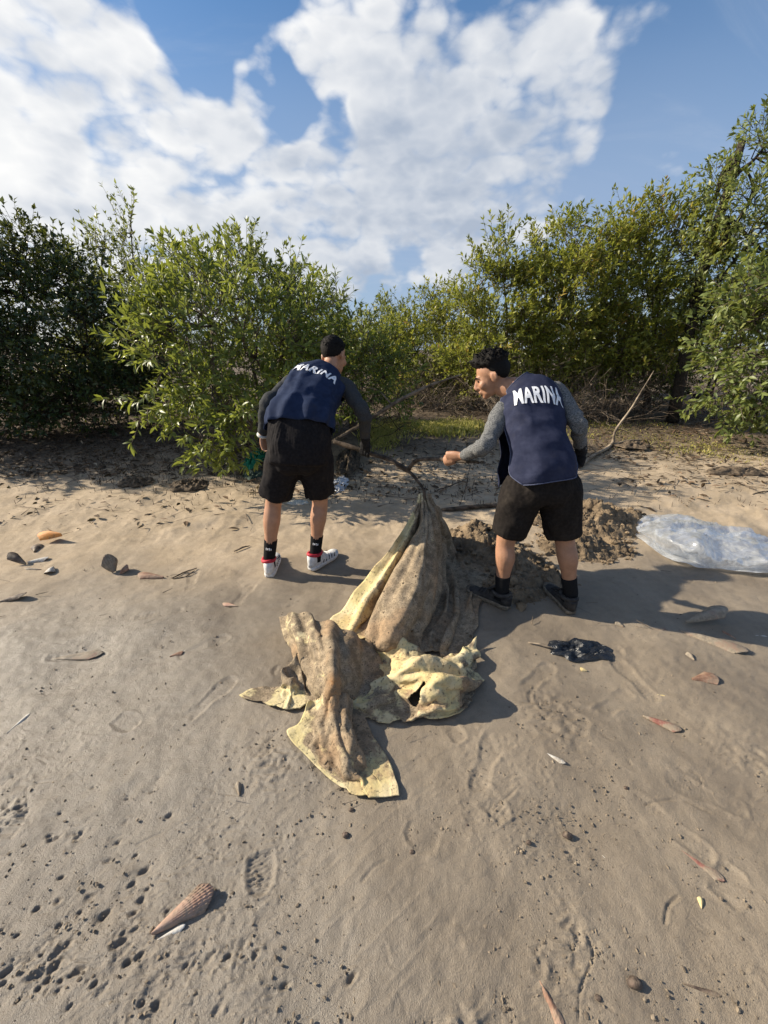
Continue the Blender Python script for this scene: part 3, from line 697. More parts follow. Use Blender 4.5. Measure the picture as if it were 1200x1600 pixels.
# aerial roots poking out of the sand, fallen sticks
A = []; B = []; RA = []; RB = []
for (x0, x1), (y0, y1), n in [((120, 430), (690, 760), 900), ((20, 420), (745, 800), 130), ((500, 800), (700, 790), 420), ((950, 1220), (690, 800), 110), ((-50, 200), (690, 745), 180)]:
    for i in range(n):
        g = onG(r.uniform(x0, x1), r.uniform(y0, y1), 3); h = r.uniform(.012, .06)
        A.append((g.x, g.y, g.z - .01)); B.append((g.x + r.normal(0, .012), g.y + r.normal(0, .012), g.z + h)); RA.append(.0035); RB.append(.0018)
V, F = prisms(np.array(A), np.array(B), RA, RB, 4)
tag(link('aerial_roots', fast_mesh('aerial_roots', V, F), TWIG_D), 'short dark mangrove roots poking up from the sand', 'roots', kind='stuff')
A = []; B = []; RA = []; RB = []
for (x0, x1), (y0, y1), n in [((-50, 420), (660, 760), 420), ((-50, 420), (760, 850), 40), ((500, 820), (690, 790), 150), ((900, 1230), (665, 770), 330), ((-50, 1250), (850, 1000), 34), ((250, 700), (1000, 1300), 3)]:
    for i in range(n):
        g = onG(r.uniform(x0, x1), r.uniform(y0, y1), 3); L = r.uniform(.02, .10) * (2.4 if r.random() < .12 else 1) * (1. if g.y > 3.2 else .4); a = r.normal(0, .5) if r.random() < .7 else r.uniform(0, 3.1)
        z = g.z + r.uniform(.006, .02); A.append((g.x - L * math.cos(a), g.y - L * math.sin(a), z)); B.append((g.x + L * math.cos(a), g.y + L * math.sin(a), z + r.uniform(-.004, .02)))
        w_ = r.uniform(.0015, .0055) * (1. if g.y > 3.2 else .5); RA.append(w_); RB.append(w_ * .5)
V, F = prisms(np.array(A), np.array(B), RA, RB, 4)
tag(link('fallen_twigs', fast_mesh('fallen_twigs', V, F), simple('driftwood', (.06, .045, .033), (.22, .17, .12), 6., .9)), 'broken twigs strewn over the sand', 'twigs', kind='stuff')
# ================================================================== people
def fabric(name, c1, c2, scale, rough=.85, weave=600., bstr=.15, stretch=(1, 1, 1)):
    m, t, o = new_mat(name); tc = t.add('ShaderNodeTexCoord').outputs['Object']
    n = t.ramp(t.noise(t.vmath('MULTIPLY', tc, stretch), scale, 4, .6), .35, .68)
    big = t.noise(tc, 9., 3, .5)
    c = t.mix(t.ramp(big, .3, .7, 0, .3), t.mix(n, c1, c2), t.mix(.5, c1, c2))
    c = t.mix(t.ramp(t.noise(tc, 5., 6, .7), .52, .75, 0, .09), c, (.22, .18, .13))   # dust
    bsdf(t, o, c, rough, .1, t.math('ADD', t.math('MULTIPLY', t.noise(tc, weave, 2, .5), .3), t.noise(tc, 38., 4, .6)), bstr, .006)
    return m
def skin_mat(name, base, red):
    m, t, o = new_mat(name); p_ = pos(t)
    c = t.mix(t.ramp(t.noise(p_, 22., 4, .6), .3, .7), base, red)
    c = t.mix(t.ramp(t.noise(p_, 260., 3, .6), .5, .75, 0, .22), c, (.09, .05, .03))
    bsdf(t, o, c, .52, .4, t.noise(p_, 160., 3, .6), .12, .003, Subsurface_Weight=.08, Subsurface_Radius=(.01, .004, .002))
    return m
SKIN_A = skin_mat('skin_tan', (.36, .19, .115), (.44, .235, .145))
SKIN_B = skin_mat('skin_brown', (.33, .175, .105), (.41, .215, .13))
HAIR = simple('black_hair', (.004, .0035, .003), (.012, .010, .009), 160., .7, .15, 400., .6)
VEST_A = fabric('vest_navy', (.014, .023, .054), (.022, .034, .074), 30.)
VEST_B = fabric('vest_faded_navy', (.021, .025, .050), (.033, .038, .070), 24.)
SHIRT_A = fabric('shirt_charcoal', (.030, .032, .034), (.062, .064, .066), 260., stretch=(1, 1, .5))
SHIRT_B = fabric('shirt_heather_grey', (.035, .038, .042), (.24, .24, .235), 210., stretch=(.6, .6, 2.2))
SHORTS = fabric('shorts_black', (.010, .009, .010), (.018, .016, .017), 60.)
SHORTS_B = fabric('shorts_black_light', (.013, .011, .010), (.024, .020, .018), 60.)
SOCK = fabric('sock_black', (.009, .009, .010), (.018, .018, .019), 300.)
GLOVE = fabric('glove_black', (.012, .012, .013), (.030, .030, .032), 120.)
PRINT = simple('white_print', (.66, .68, .72), (.80, .81, .83), 90., .7, .3, 200., .2)
SHOE_W = simple('shoe_white', (.55, .54, .52), (.74, .73, .71), 60., .6, .35)
SHOE_R = simple('shoe_red', (.36, .015, .03), (.50, .03, .05), 60., .6, .35)
SHOE_K = simple('shoe_black', (.012, .012, .014), (.05, .046, .042), 30., .7, .3)
SHOE_M = simple('muddy_sole', (.09, .078, .06), (.23, .19, .14), 45., .9, .2, 90., .6)
EYE = simple('eye_dark', (.01, .008, .006), (.02, .015, .01), 50., .2, .5)
PALE = simple('pale_band', (.5, .5, .48), (.65, .65, .62), 80., .5)

def npv(v): return np.array(tuple(v), float)
def unit(v): v = npv(v); return v / (np.linalg.norm(v) + 1e-9)
class Torso:
    def __init__(s, pts, rad, latA, latB, n=60):
        A = np.c_[np.array([tuple(p) for p in pts]), np.array(rad)]
        D_ = catmull(A, 400); al = np.concatenate([[0], np.cumsum(np.linalg.norm(np.diff(D_[:, :3], axis=0), axis=1))])
        s.S = np.stack([np.interp(np.linspace(0, al[-1], n), al, D_[:, k]) for k in range(5)], 1); s.n = n; C = s.S[:, :3]
        ka = np.searchsorted(al, 0) ; s.marks = [round(float(al[min(399, int(i * 399 / (len(A) - 1)))] / al[-1]), 3) for i in range(len(A))]; print('marks', s.marks, al[-1])
        T_ = np.gradient(C, axis=0); T_ /= np.linalg.norm(T_, axis=1, keepdims=True)
        f = np.linspace(0, 1, n)[:, None]; L = unit(latA) * (1 - f) + unit(latB) * f
        U = L - T_ * np.sum(L * T_, 1, keepdims=True); U /= np.linalg.norm(U, axis=1, keepdims=True)
        s.U, s.T, s.V = U, T_, np.cross(U, T_)
        s.len = np.sum(np.linalg.norm(np.diff(C, axis=0), axis=1))
    def at(s, f):
        x = np.clip(f, 0, 1) * (s.n - 1); i = np.minimum(x.astype(int), s.n - 2); w_ = (x - i)[:, None]
        g = lambda A: A[i] * (1 - w_) + A[i + 1] * w_
        return g(s.S), g(s.U), g(s.V), g(s.T)
    def pt(s, f, th, off=0.):
        f = np.asarray(f, float).ravel(); th = np.asarray(th, float).ravel()
        S_, U, V, T_ = s.at(f); e = .86
        cu = np.sign(np.cos(th)) * np.abs(np.cos(th)) ** e; sv = np.sign(np.sin(th)) * np.abs(np.sin(th)) ** e
        off = np.asarray(off) + np.zeros(len(f))
        return S_[:, :3] + U * ((S_[:, 3] + off) * cu)[:, None] + V * ((S_[:, 4] + off) * sv)[:, None]
    def solid(s, off=0., f0=0., f1=1., k=30, seg=28):
        ff = np.linspace(f0, f1, k); th = np.linspace(0, 2 * math.pi, seg, endpoint=False)
        FF, TH = np.meshgrid(ff, th, indexing='ij')
        V = s.pt(FF, TH, off); F = grid_faces(k, seg, True)
        F.append(tuple(range(seg - 1, -1, -1))); F.append(tuple(range((k - 1) * seg, k * seg)))
        return list(V), F

def head_pieces(c, fwd, up):
    f = unit(fwd); u = npv(up); u = unit(u - f * u.dot(f)); r_ = np.cross(f, u)
    A = (r_, f, u)
    L = lambda x, y, z: npv(c) + r_ * x + f * y + u * z
    pc = [ball(L(0, -.014, .032), (.076, .096, .088), A, 24, 16), ball(L(0, .030, -.015), (.064, .064, .082), A), ball(L(0, .040, -.072), (.048, .046, .036), A),
          ball(L(0, .071, -.094), (.022, .018, .018), A), tube([L(0, .086, .016), L(0, .104, -.012), L(0, .113, -.032)], [.008, .011, .013], 8), ball(L(0, .103, -.036), (.019, .014, .011), A),
          tube([L(-.045, .072, .018), L(-.02, .086, .022), L(.02, .086, .022), L(.045, .072, .018)], [.009, .011, .011, .009], 8),
          ball(L(0, .090, -.060), (.024, .013, .007), A), ball(L(0, .088, -.070), (.022, .013, .007), A)]
    for s in (-1, 1):
        pc.append(ball(L(s * .079, -.008, -.012), (.008, .020, .032), A)); pc.append(ball(L(s * .040, .062, -.028), (.024, .026, .026), A))
        pc.append(tube([L(s * .081, -.018, .016), L(s * .088, -.026, .006), L(s * .086, -.024, -.02), L(s * .08, -.010, -.038)], [.005, .006, .006, .005], 6))
    return pc, L, A
def hair_mesh(L, A, style, seed):
    r_, f, u = A; n1, n2 = 54, 80; V = []
    th = np.linspace(.001, math.pi * .93, n1); ph = np.linspace(0, 2 * math.pi, n2, endpoint=False)
    TH, PH = np.meshgrid(th, ph, indexing='ij')
    d = np.stack([np.sin(TH) * np.cos(PH), np.sin(TH) * np.sin(PH), np.cos(TH)], -1).reshape(-1, 3)
    az = d[:, 1]; z = d[:, 2]                                    # +1 front, -1 back
    line = np.interp(az, [-1, -.55, -.15, .12, .3, .55, 1.], [-1.0, -.93, -.55, -.14, .25, .42, .50]) + .03 * vnoise(d, 9, seed)
    inn = sstep(-.08, .22, z - line + .06 * vnoise(d, 22, seed + 5))
    if style == 'short': thick = .0015 + .0075 * sstep(-.35, .6, z) + .003 * fbm(d, 14, 3, seed) * sstep(-.3, .3, z)
    else:
        top = sstep(.20, .55, z + .1 * np.maximum(az, 0)); thick = .003 + .019 * top * (1 + .3 * az) + top * (.012 * fbm(d, 7, 3, seed) + .006 * ridged(d, 16, 2, seed))
        thick += .009 * sstep(.2, .75, az) * sstep(.30, .48, z)
    rad = 1.0 - .10 * (1 - inn) ; R_ = np.array((.0775, .0975, .0895))
    P_ = d * R_ * rad[:, None] + d * (thick * inn)[:, None]
    V = np.array([L(0, -.014, .032) + r_ * q[0] + f * q[1] + u * q[2] for q in P_])
    F = grid_faces(n1, n2, True); F.append(tuple(range(n2)))
    pcs = [(list(V), F)]
    rg = np.random.default_rng(seed)
    nt = 700 if style != 'short' else 900                        # short tufts that break the outline
    for i in range(nt):
        k = rg.integers(len(P_)); 
        if inn[k] < .75 or thick[k] < (.008 if style != 'short' else .003): continue
        b = V[k]; dd = d[k] + rg.normal(0, .45, 3) + (np.array((0, .7, .1)) if style != 'short' else 0); dd = unit(dd); w3 = r_ * dd[0] + f * dd[1] + u * dd[2]
        Lh = rg.uniform(.008, .020) if style != 'short' else rg.uniform(.003, .008)
        pcs.append(tube([b - w3 * .006, b + w3 * Lh * .5, b + w3 * Lh], np.array([.004, .003, .0006]) * (1 if style != 'short' else .6), 3))
    return join(pcs)
def grip_hand(wrist, G, axis, rb, sc=1., flip=1):
    """palm and five fingers closed round a stick (centre G, direction axis)"""
    wv = npv(wrist); g = npv(G); ax = unit(axis); e1 = wv - g; e1 = unit(e1 - ax * e1.dot(ax)); e2 = np.cross(ax, e1) * flip
    P_ = []; R0 = rb + .010
    kn = g + e1 * (R0 + .012) + e2 * .012
    P_.append(tube([wv, wv * .55 + kn * .45, kn + e2 * .0], [.026 * sc, .036 * sc, .034 * sc], 10, 7, flat=.62, flatdir=e2))
    for i, (ln, rd) in enumerate(((1.0, .0090), (1.08, .0095), (1.02, .0090), (.85, .0078))):
        o_ = ax * (i - 1.5) * .0195
        pts = [g + o_ + (e1 * math.cos(a) + e2 * math.sin(a)) * (R0 + (.008 if k == 0 else 0)) for k, a in enumerate(np.linspace(R(10), R(10) + R(205) * ln, 7))]
        P_.append(tube(pts, np.array([1.15, 1.1, 1.05, 1., .98, .93, .75]) * rd * sc, 8))
    pts = [wv * .45 + kn * .55 - ax * .028, g - ax * .036 + e1 * (R0 + .004) - e2 * .012, g - ax * .020 + e1 * R0 * .2 - e2 * (R0 + .002), g - ax * .004 - e1 * R0 * .6 - e2 * R0 * .8]
    P_.append(tube(pts, [.0125 * sc, .012 * sc, .0105 * sc, .008 * sc], 8, 9))
    return P_
def loose_hand(wrist, d, side, palm, sc=1., curl=.5):
    wv = npv(wrist); d = unit(d); s = npv(side); s = unit(s - d * s.dot(d)); n = unit(palm); n = unit(n - d * n.dot(d) - s * n.dot(s))
    P_ = [tube([wv, wv + d * .045, wv + d * .088 + n * .006], [.025 * sc, .037 * sc, .035 * sc], 10, 7, flat=.52, flatdir=n)]
    for i, (ln, rd) in enumerate(((.070, .0086), (.078, .0090), (.072, .0086), (.058, .0075))):
        b = wv + d * (.084 - .004 * abs(i - 1.2)) + s * (1.5 - i) * .019; pts = [b]; a = .18; q = b
        for k in range(3):
            a += curl * (.55 + .12 * i); q = q + (d * math.cos(a) + n * math.sin(a)) * ln * (.42, .33, .25)[k]; pts.append(q)
        P_.append(tube(pts, np.array([1.1, 1., .95, .75]) * rd * sc, 8, 9))
    b = wv + d * .022 + s * .024 + n * .006
    P_.append(tube([b, b + d * .028 + s * .020 + n * .012, b + d * .055 + s * .022 + n * .022, b + d * .076 + s * .016 + n * .030], np.array([.0135, .012, .0105, .008]) * sc, 8, 9))
    return P_
def frame2(heel, yaw):
    fw = np.array((math.cos(yaw), math.sin(yaw), 0)); rt = np.array((math.sin(yaw), -math.cos(yaw), 0)); h = npv(heel)
    return lambda x, y, z: h + rt * x + fw * y + np.array((0, 0, z))
def ring_loft(rings):
    k = len(rings); n = len(rings[0]); V = [p_ for q in rings for p_ in q]; F = grid_faces(k, n, True)
    F.append(tuple(range(n - 1, -1, -1))); F.append(tuple(range((k - 1) * n, k * n))); return V, F
def shoe(parent, heel, yaw, mats, L=.295, hi=.105):
    M = frame2(heel, yaw); up, sole, col, acc = mats
    secs = [(0.000, .016, hi * .80), (.012, .030, hi * .92), (.045, .036, hi), (.085, .037, hi * .98), (.115, .039, hi * .93), (.155, .043, .078), (.20, .047, .060), (.245, .046, .050), (.275, .037, .043), (.292, .018, .034)]
    A_ = catmull(np.array(secs), 26); rings = []
    for (y, hw, h) in A_:
        q = []
        for a in np.linspace(0, 2 * math.pi, 18, endpoint=False):
            cx = math.copysign(abs(math.cos(a)) ** .75, math.cos(a)) * hw; sz = math.sin(a)
            zc = .022; z = zc + (h - zc) * max(sz, 0) ** .8 if sz > 0 else zc + sz * .010
            cx *= (1 - .36 * max(sz, 0) ** 2)
            q.append(M(cx + .006 * math.sin(y / L * 3.1), y, z))
        rings.append(q)
    V, F = ring_loft(rings); so = mk('shoe', V, F, up, parent)
    prof = catmull(np.array([(0, .022), (.015, .034), (.05, .039), (.12, .040), (.18, .046), (.23, .050), (.27, .043), (.292, .026), (.300, .008)]), 24)
    out = [(x, y) for y, x in prof] + [(-x, y) for y, x in prof[::-1]]
    rings = []
    for z, g in ((0.001, .94), (.006, 1.0), (.020, 1.03), (.030, 1.0)):
        rings.append([M(x * g + .006 * math.sin(y / L * 3.1), (y - .14) * (1 + (g - 1) * .5) + .14, z + (.012 * max(0, y - .23) / .07)) for x, y in out])
    V, F = ring_loft(rings); mk('sole', V, F, sole, so)
    pts = [M(.040 * math.cos(a), .062 + .056 * math.sin(a), hi * .93 + .012 * math.sin(a + math.pi) ** 2 * (1 if math.sin(a) < 0 else .2)) for a in np.linspace(0, 2 * math.pi, 20)]
    V, F = tube(pts, [.013] * 20, 8); mk('collar', V, F, col, so)
    # padded heel counter and tongue
    rings = []
    for z, w_ in ((.030, .034), (.055, .037), (.080, .037), (hi * .95, .034)):
        rings.append([M(w_ * math.cos(a), .040 + .050 * math.sin(a) * (1 if math.sin(a) < 0 else .5), z) for a in np.linspace(0, 2 * math.pi, 16, endpoint=False)])
    V, F = ring_loft(rings); mk('heel_counter', V, F, up, so)
    V, F = tube([M(0, .150, .085), M(0, .118, .112), M(0, .100, hi + .035)], [.020, .024, .022], 8, 7, flat=.35, flatdir=M(0, .05, 1) - M(0, 0, 0)); mk('tongue', V, F, up, so)
    for k in range(4):
        y = .135 + k * .022; V, F = tube([M(-.030, y, .070 - k * .004), M(0, y + .004, .088 - k * .008), M(.030, y, .070 - k * .004)], [.0035] * 3, 5, 7); mk('lace', V, F, up if not acc else SHOE_W, so)
    if acc:
        for s in (-1, 1):
            for k in range(5):
                y = .10 + k * .030; V, F = tube([M(s * (.044 + .002 * k), y, .034), M(s * .040, y + .012, .052), M(s * .034, y + .020, .066 - .004 * k)], [.0042, .004, .003], 5); mk('stripe', V, F, acc, so)
    return so
def panel(name, T, f0, f1, half, offf, mat, parent, front=False, rows=56, cols=64, thick=.004, wr=None, seed=1):
    """one sheet of the vest lying over the torso; half(f) = half opening angle"""
    ff = np.linspace(f0, f1, rows); tt = np.linspace(-1, 1, cols)
    FF, TT = np.meshgrid(ff, tt, indexing='ij'); h = half((FF - f0) / (f1 - f0), TT)
    th = (-math.pi / 2 + TT * h) if front else (math.pi / 2 - TT * h)
    def ev(FF, TH, extra=0.):
        FF = np.ravel(FF); TH = np.ravel(TH); o_ = offf((FF - f0) / (f1 - f0), TH) + extra
        q = np.stack([np.cos(TH) * .18, FF * T.len, np.sin(TH) * .1], 1)
        if wr is not None: o_ = o_ + wr(q, (FF - f0) / (f1 - f0), TH)
        return T.pt(FF, TH, o_)
    V = np.vstack([ev(FF, th, thick), ev(FF, th, 0.)]); n = rows * cols
    F = grid_faces(rows, cols); F = [f[::-1] for f in F] if not front else F
    F += [tuple(i + n for i in f[::-1]) for f in F]
    b = [i for i in range(cols)] + [r_ * cols + cols - 1 for r_ in range(1, rows)] + [(rows - 1) * cols + c for c in range(cols - 2, -1, -1)] + [r_ * cols for r_ in range(rows - 2, 0, -1)]
    for i in range(len(b)): j = (i + 1) % len(b); F.append((b[i], b[j], b[j] + n, b[i] + n))
    o = mk(name, V, F, mat, parent)
    me = o.data; bm = bmesh.new(); bm.from_mesh(me); bmesh.ops.recalc_face_normals(bm, faces=bm.faces); bm.to_mesh(me); bm.free()
    edge = [V[i] for i in b]
    return o, ev, edge
def lettering(text, ev, T, fc, size, width, parent, arc=0., shear=0., dx=0., off=.008):
    cu = bpy.data.curves.new('lettering', 'FONT'); cu.body = text; cu.size = 1.; cu.align_x = 'CENTER'; cu.offset = .036; cu.resolution_u = 3; cu.space_character = 1.12
    ob = bpy.data.objects.new('t', cu); COL.objects.link(ob)
    me = bpy.data.meshes.new_from_object(ob.evaluated_get(bpy.context.evaluated_depsgraph_get())); bpy.data.objects.remove(ob)
    bm = bmesh.new(); bm.from_mesh(me)
    xs = [v.co.x for v in bm.verts]; x0, x1 = min(xs), max(xs); yy = [v.co.y for v in bm.verts]; y0, y1 = min(yy), max(yy)
    for v in bm.verts: v.co.x = (v.co.x - (x0 + x1) / 2) / (x1 - x0) * width; v.co.y = (v.co.y - y0) / (y1 - y0) * size
    for k in range(1, 40):
        bmesh.ops.bisect_plane(bm, geom=bm.verts[:] + bm.edges[:] + bm.faces[:], plane_co=(-width / 2 + width * k / 40, 0, 0), plane_no=(1, 0, 0))
    for k in range(1, 8):
        bmesh.ops.bisect_plane(bm, geom=bm.verts[:] + bm.edges[:] + bm.faces[:], plane_co=(0, size * k / 8, 0), plane_no=(0, 1, 0))
    bmesh.ops.triangulate(bm, faces=bm.faces[:])
    co = np.array([v.co[:] for v in bm.verts]); u = co[:, 0] + dx; v = co[:, 1] + shear * co[:, 0] - arc * (co[:, 0] / (width / 2)) ** 2 * size
    f = fc + v / T.len; ru = T.at(np.clip(f, 0, 1))[0][:, 3] + .02
    s_ = np.clip(u / ru, -.98, .98); th = math.pi / 2 - np.arcsin(np.sign(s_) * np.abs(s_) ** (1 / .93))
    P_ = ev(f, th, off)
    for q, vv in zip(P_, bm.verts): vv.co = q
    bm.normal_update(); bm.to_mesh(me); bm.free(); me.materials.clear()
    return link('lettering', me, PRINT, parent)

def build_person(c):
    root = empty('person', c['base'], c['label'], 'person')
    T = Torso(c['spine'], c['trad'], c['latA'], c['latB'])
    J = c['J']
    hp, L, A = head_pieces(c['head'], c['fwd'], c['up'])
    skin = c['skin']
    body = list(hp)
    body.append(tube([L(0, -.022, -.03), L(0, -.03, -.075), npv(c['spine'][-1]) - npv(unit(npv(c['spine'][-1]) - npv(c['spine'][-3]))) * .03], [.052, .054, .068], 14, 8))
    body.append(T.solid(-.02, .02, .97))
    hands = {}
    for s in 'LR':
        sh, el, wr = (npv(J[k + s]) for k in ('sh', 'el', 'wr'))
        body.append(tube([sh, sh * .5 + el * .5, el, el * .6 + wr * .4, wr], [.050, .044, .036, .036, .024], 12, 16))
        hi_, kn, an = (npv(J[k + s]) for k in ('hip', 'knee', 'ank'))
        bk = npv(c['back'])
        body.append(tube([hi_, hi_ * .5 + kn * .5 , kn, kn * .70 + an * .30 + bk * .016, kn * .42 + an * .58 + bk * .006, an], [.088, .074, .056, .058, .044, .035], 16, 26))
        foot = npv(J['heel' + s]); yw = c['yaw' + s]; M = frame2(foot, yw)
        body.append(tube([an, M(0, .07, .05), M(.0, .16, .035), M(0, .23, .028)], [.034, .030, .020, .012], 10, 8))
        H_ = c['hand' + s]
        if H_[0] == 'grip': hands[s] = lambda sc, H_=H_, wr=wr: grip_hand(wr, H_[1], H_[2], H_[3], sc, H_[4])
        else: hands[s] = lambda sc, H_=H_, wr=wr: loose_hand(wr, H_[1], H_[2], H_[3], sc, H_[4])
        body += hands[s](.92 if s in c['gloves'] else 1.)
    me = remesh(body, .0065, 2, .5); link('body', me, skin, root)
    # eyes and brows
    for s in (-1, 1):
        V, F = ball(L(s * .031, .082, .002), (.013, .006, .0055), A, 12, 8); mk('eye', V, F, EYE, root)
        V, F = tube([L(s * .014, .0955, .022), L(s * .032, .0925, .027), L(s * .050, .079, .021)], [.003, .0045, .002], 6, 7); mk('eyebrow', V, F, HAIR, root)
    V, F = hair_mesh(L, A, c['hair'], 3 + len(c['label'])); mk('hair', V, F, HAIR, root)
    # shirt
    sp = [T.solid(.004, .03, .955)]
    for s in 'LR':
        sh, el, wr = (npv(J[k + s]) for k in ('sh', 'el', 'wr'))
        inn = sh * .72 + T.S[int(T.n * .8), :3] * .28
        sp.append(tube([inn, sh, sh * .5 + el * .5, el, el * .5 + wr * .5, wr * .94 + el * .06], [.068, .064, .053, .047, .041, .034], 16, 24))
    sm = remesh(sp, .0075, 7, .5)
    def wrk(co, no):
        d = np.zeros(len(co))
        for s in 'LR':
            sh, el, wr = (npv(J[k + s]) for k in ('sh', 'el', 'wr'))
            for (a, b, k) in ((sh, el, 60), (el, wr, 75)):
                ax = unit(b - a); ln = np.linalg.norm(b - a); u = (co - a) @ ax; rad = np.linalg.norm(co - a - u[:, None] * ax, axis=1)
                inside = sstep(.10, .07, rad) * sstep(-.04, .02, u) * sstep(ln + .03, ln - .03, u)
                ph = u * k * (1 + .25 * vnoise(co, 6., 2)) + 2.6 * vnoise(co, 13., 7)
                near_el = np.exp(-((co - el) ** 2).sum(1) / .012) + .35 + .4 * np.exp(-((co - sh) ** 2).sum(1) / .01)
                d += inside * near_el * .0042 * (np.sin(ph) - .2)
        return d + .004 * fbm(co, 16., 3, 5)
    displace(sm, wrk); shirt = link('shirt', sm, c['shirt'], root)
    for s in c.get('bands', ''):
        wr, el = npv(J['wr' + s]), npv(J['el' + s]); d = unit(wr - el)
        V, F = tube([wr - d * .012, wr - d * .003, wr + d * .004], [.036, .0375, .034], 14); mk('wristband', V, F, PALE, root)
    for s in c['gloves']:
        wr, el = npv(J['wr' + s]), npv(J['el' + s]); d = unit(wr - el)
        me = remesh(hands[s](1.22) + [tube([wr - d * .05, wr - d * .02, wr + d * .02], [.037, .035, .033], 14, 6)], .005, 3); displace(me, lambda co, no: .002 * fbm(co, 60., 2, 3)); link('glove', me, GLOVE, root)
    # shorts
    sp = [T.solid(.030 * c['shw'], .0, c['shorts_top'], 16)]
    hems = c['hem']
    for s in 'LR':
        hi_, kn = npv(J['hip' + s]), npv(J['knee' + s]); d = kn - hi_; f = (hi_[2] - hems[s]) / (hi_[2] - kn[2]); hm = hi_ + d * f
        lat = unit(c['latA'])
        sp.append(tube([hi_ + d * -.12, hi_ + d * .12, hi_ + d * f * .55, hm], np.array([.115, .130, .116, c['hemr']]) * c['shw'], 20, 16, flat=1.08, flatdir=lat))
    bt = npv(c['spine'][0]); 
    for s in 'LR': sp.append(ball(npv(J['hip' + s]) * .6 + bt * .4 + npv(c['back']) * .045 + np.array((0, 0, .01)), .115 * c['shw']))
    sm = remesh(sp, .008, 10, .5)
    z0 = bt[2]
    def wrk2(co, no):
        ctr = co - bt; a = np.arctan2(ctr[:, 1], ctr[:, 0]); low = sstep(z0 + .05, min(hems.values()), co[:, 2])
        fold = np.sin(a * 9 + 3 * vnoise(co, 5., 4) + 5 * co[:, 2]) * .006 * low
        gath = np.sin(a * 46 + 2 * vnoise(co, 9, 6)) * .0018 * sstep(z0 + .04, z0 + .13, co[:, 2])
        diag = (ridged(co * np.array((1., 1., .55)), 7., 2, 9) - .3) * .007
        return fold + gath + diag + .003 * fbm(co, 22., 2, 8)
    displace(sm, wrk2); link('shorts', sm, c['shorts'], root)
    # socks and shoes
    for s in 'LR':
        an, kn = npv(J['ank' + s]), npv(J['knee' + s]); M = frame2(J['heel' + s], c['yaw' + s])
        top = an + (kn - an) * c['sock']; low = M(0, .062, .055)
        V, F = tube([low, an, an * .5 + top * .5, top], [.042, .041, .043, .046], 18, 14); V = [v + np.array((0, 0, .0)) for v in V]
        sk = mk('sock', V, F, SOCK, root)
        if c.get('sockmark'):
            d = unit(top - an); cc = an + (top - an) * .62; bk = unit(np.array((0, -1, .1))); sd = np.cross(d, bk) * -1
            pcs = []
            for k, (ox, hh) in enumerate(((-.016, .014), (-.006, .018), (.004, .012), (.014, .016))):
                bcen = cc + unit(bk * math.cos(ox * 24) + sd * math.sin(ox * 24)) * .0455
                pcs.append(tube([bcen - d * hh * .5, bcen + d * hh * .5], [.0032, .0032], 5))
            V, F = join(pcs); mk('sock_print', V, F, PRINT, sk)
        shoe(root, J['heel' + s], c['yaw' + s], c['shoes'], hi=c['shoe_hi'])
    c['vest'](root, T)
    return root, T

def away(v): return np.array(v, float)
# ---- left man: bends over, right glove on the branch
GRIP_L = atY(572, 706, 2.76); FORK = atY(637, 735, 2.60); GRIP_R = atY(704, 719, 2.32)
hL, hR = onG(421, 903), onG(485, 893)
for h in (hL, hR): h.z = .003
JL = dict(shL=atY(456, 600, 2.70), shR=atY(541, 606, 2.76), elL=atY(418, 631, 2.49), elR=atY(569, 646, 2.61), wrL=atY(410, 681, 2.54), wrR=atY(571, 690, 2.71),
          hipL=atY(447, 712, 2.40), hipR=atY(490, 712, 2.43), kneeL=atY(428, 783, 2.44), kneeR=atY(500, 783, 2.52),
          ankL=Vector((hL.x - .005, hL.y + .062, .115)), ankR=Vector((hR.x + .035, hR.y + .058, .115)), heelL=hL, heelR=hR)
def vest_left(root, T):
    half = lambda f, t: R(97) - R(26) * sstep(.55, .78, f) + 0 * t
    offf = lambda f, th: .020 + .020 * np.exp(-((f - .10) / .12) ** 2) + .008 * sstep(.4, .0, f)
    wr = lambda q, f, th: .011 * (ridged(q * np.array((2.2, .9, 1.)), 6., 2, 4) - .3) * sstep(.95, .6, f) + .004 * fbm(q, 14., 3, 2) + .008 * np.sin(th * 11 + 4 * f) * sstep(.30, .02, f) + .012 * np.exp(-((q[:, 0] + .02 + .03 * f) / .018) ** 2) * sstep(.75, .3, f) * sstep(.05, .2, f)
    o, ev, e = panel('vest', T, .27, .975, half, offf, VEST_A, root, wr=wr)
    lettering('MARINA', ev, T, .72, .082, .28, o, arc=.16, off=.0075, shear=.0)
    half2 = lambda f, t: R(95) - R(24) * sstep(.55, .78, f) + 0 * t
    panel('vest_front', T, .25, .96, half2, lambda f, th: .018 + .03 * sstep(.5, 0., f), VEST_A, root, front=True, wr=wr)
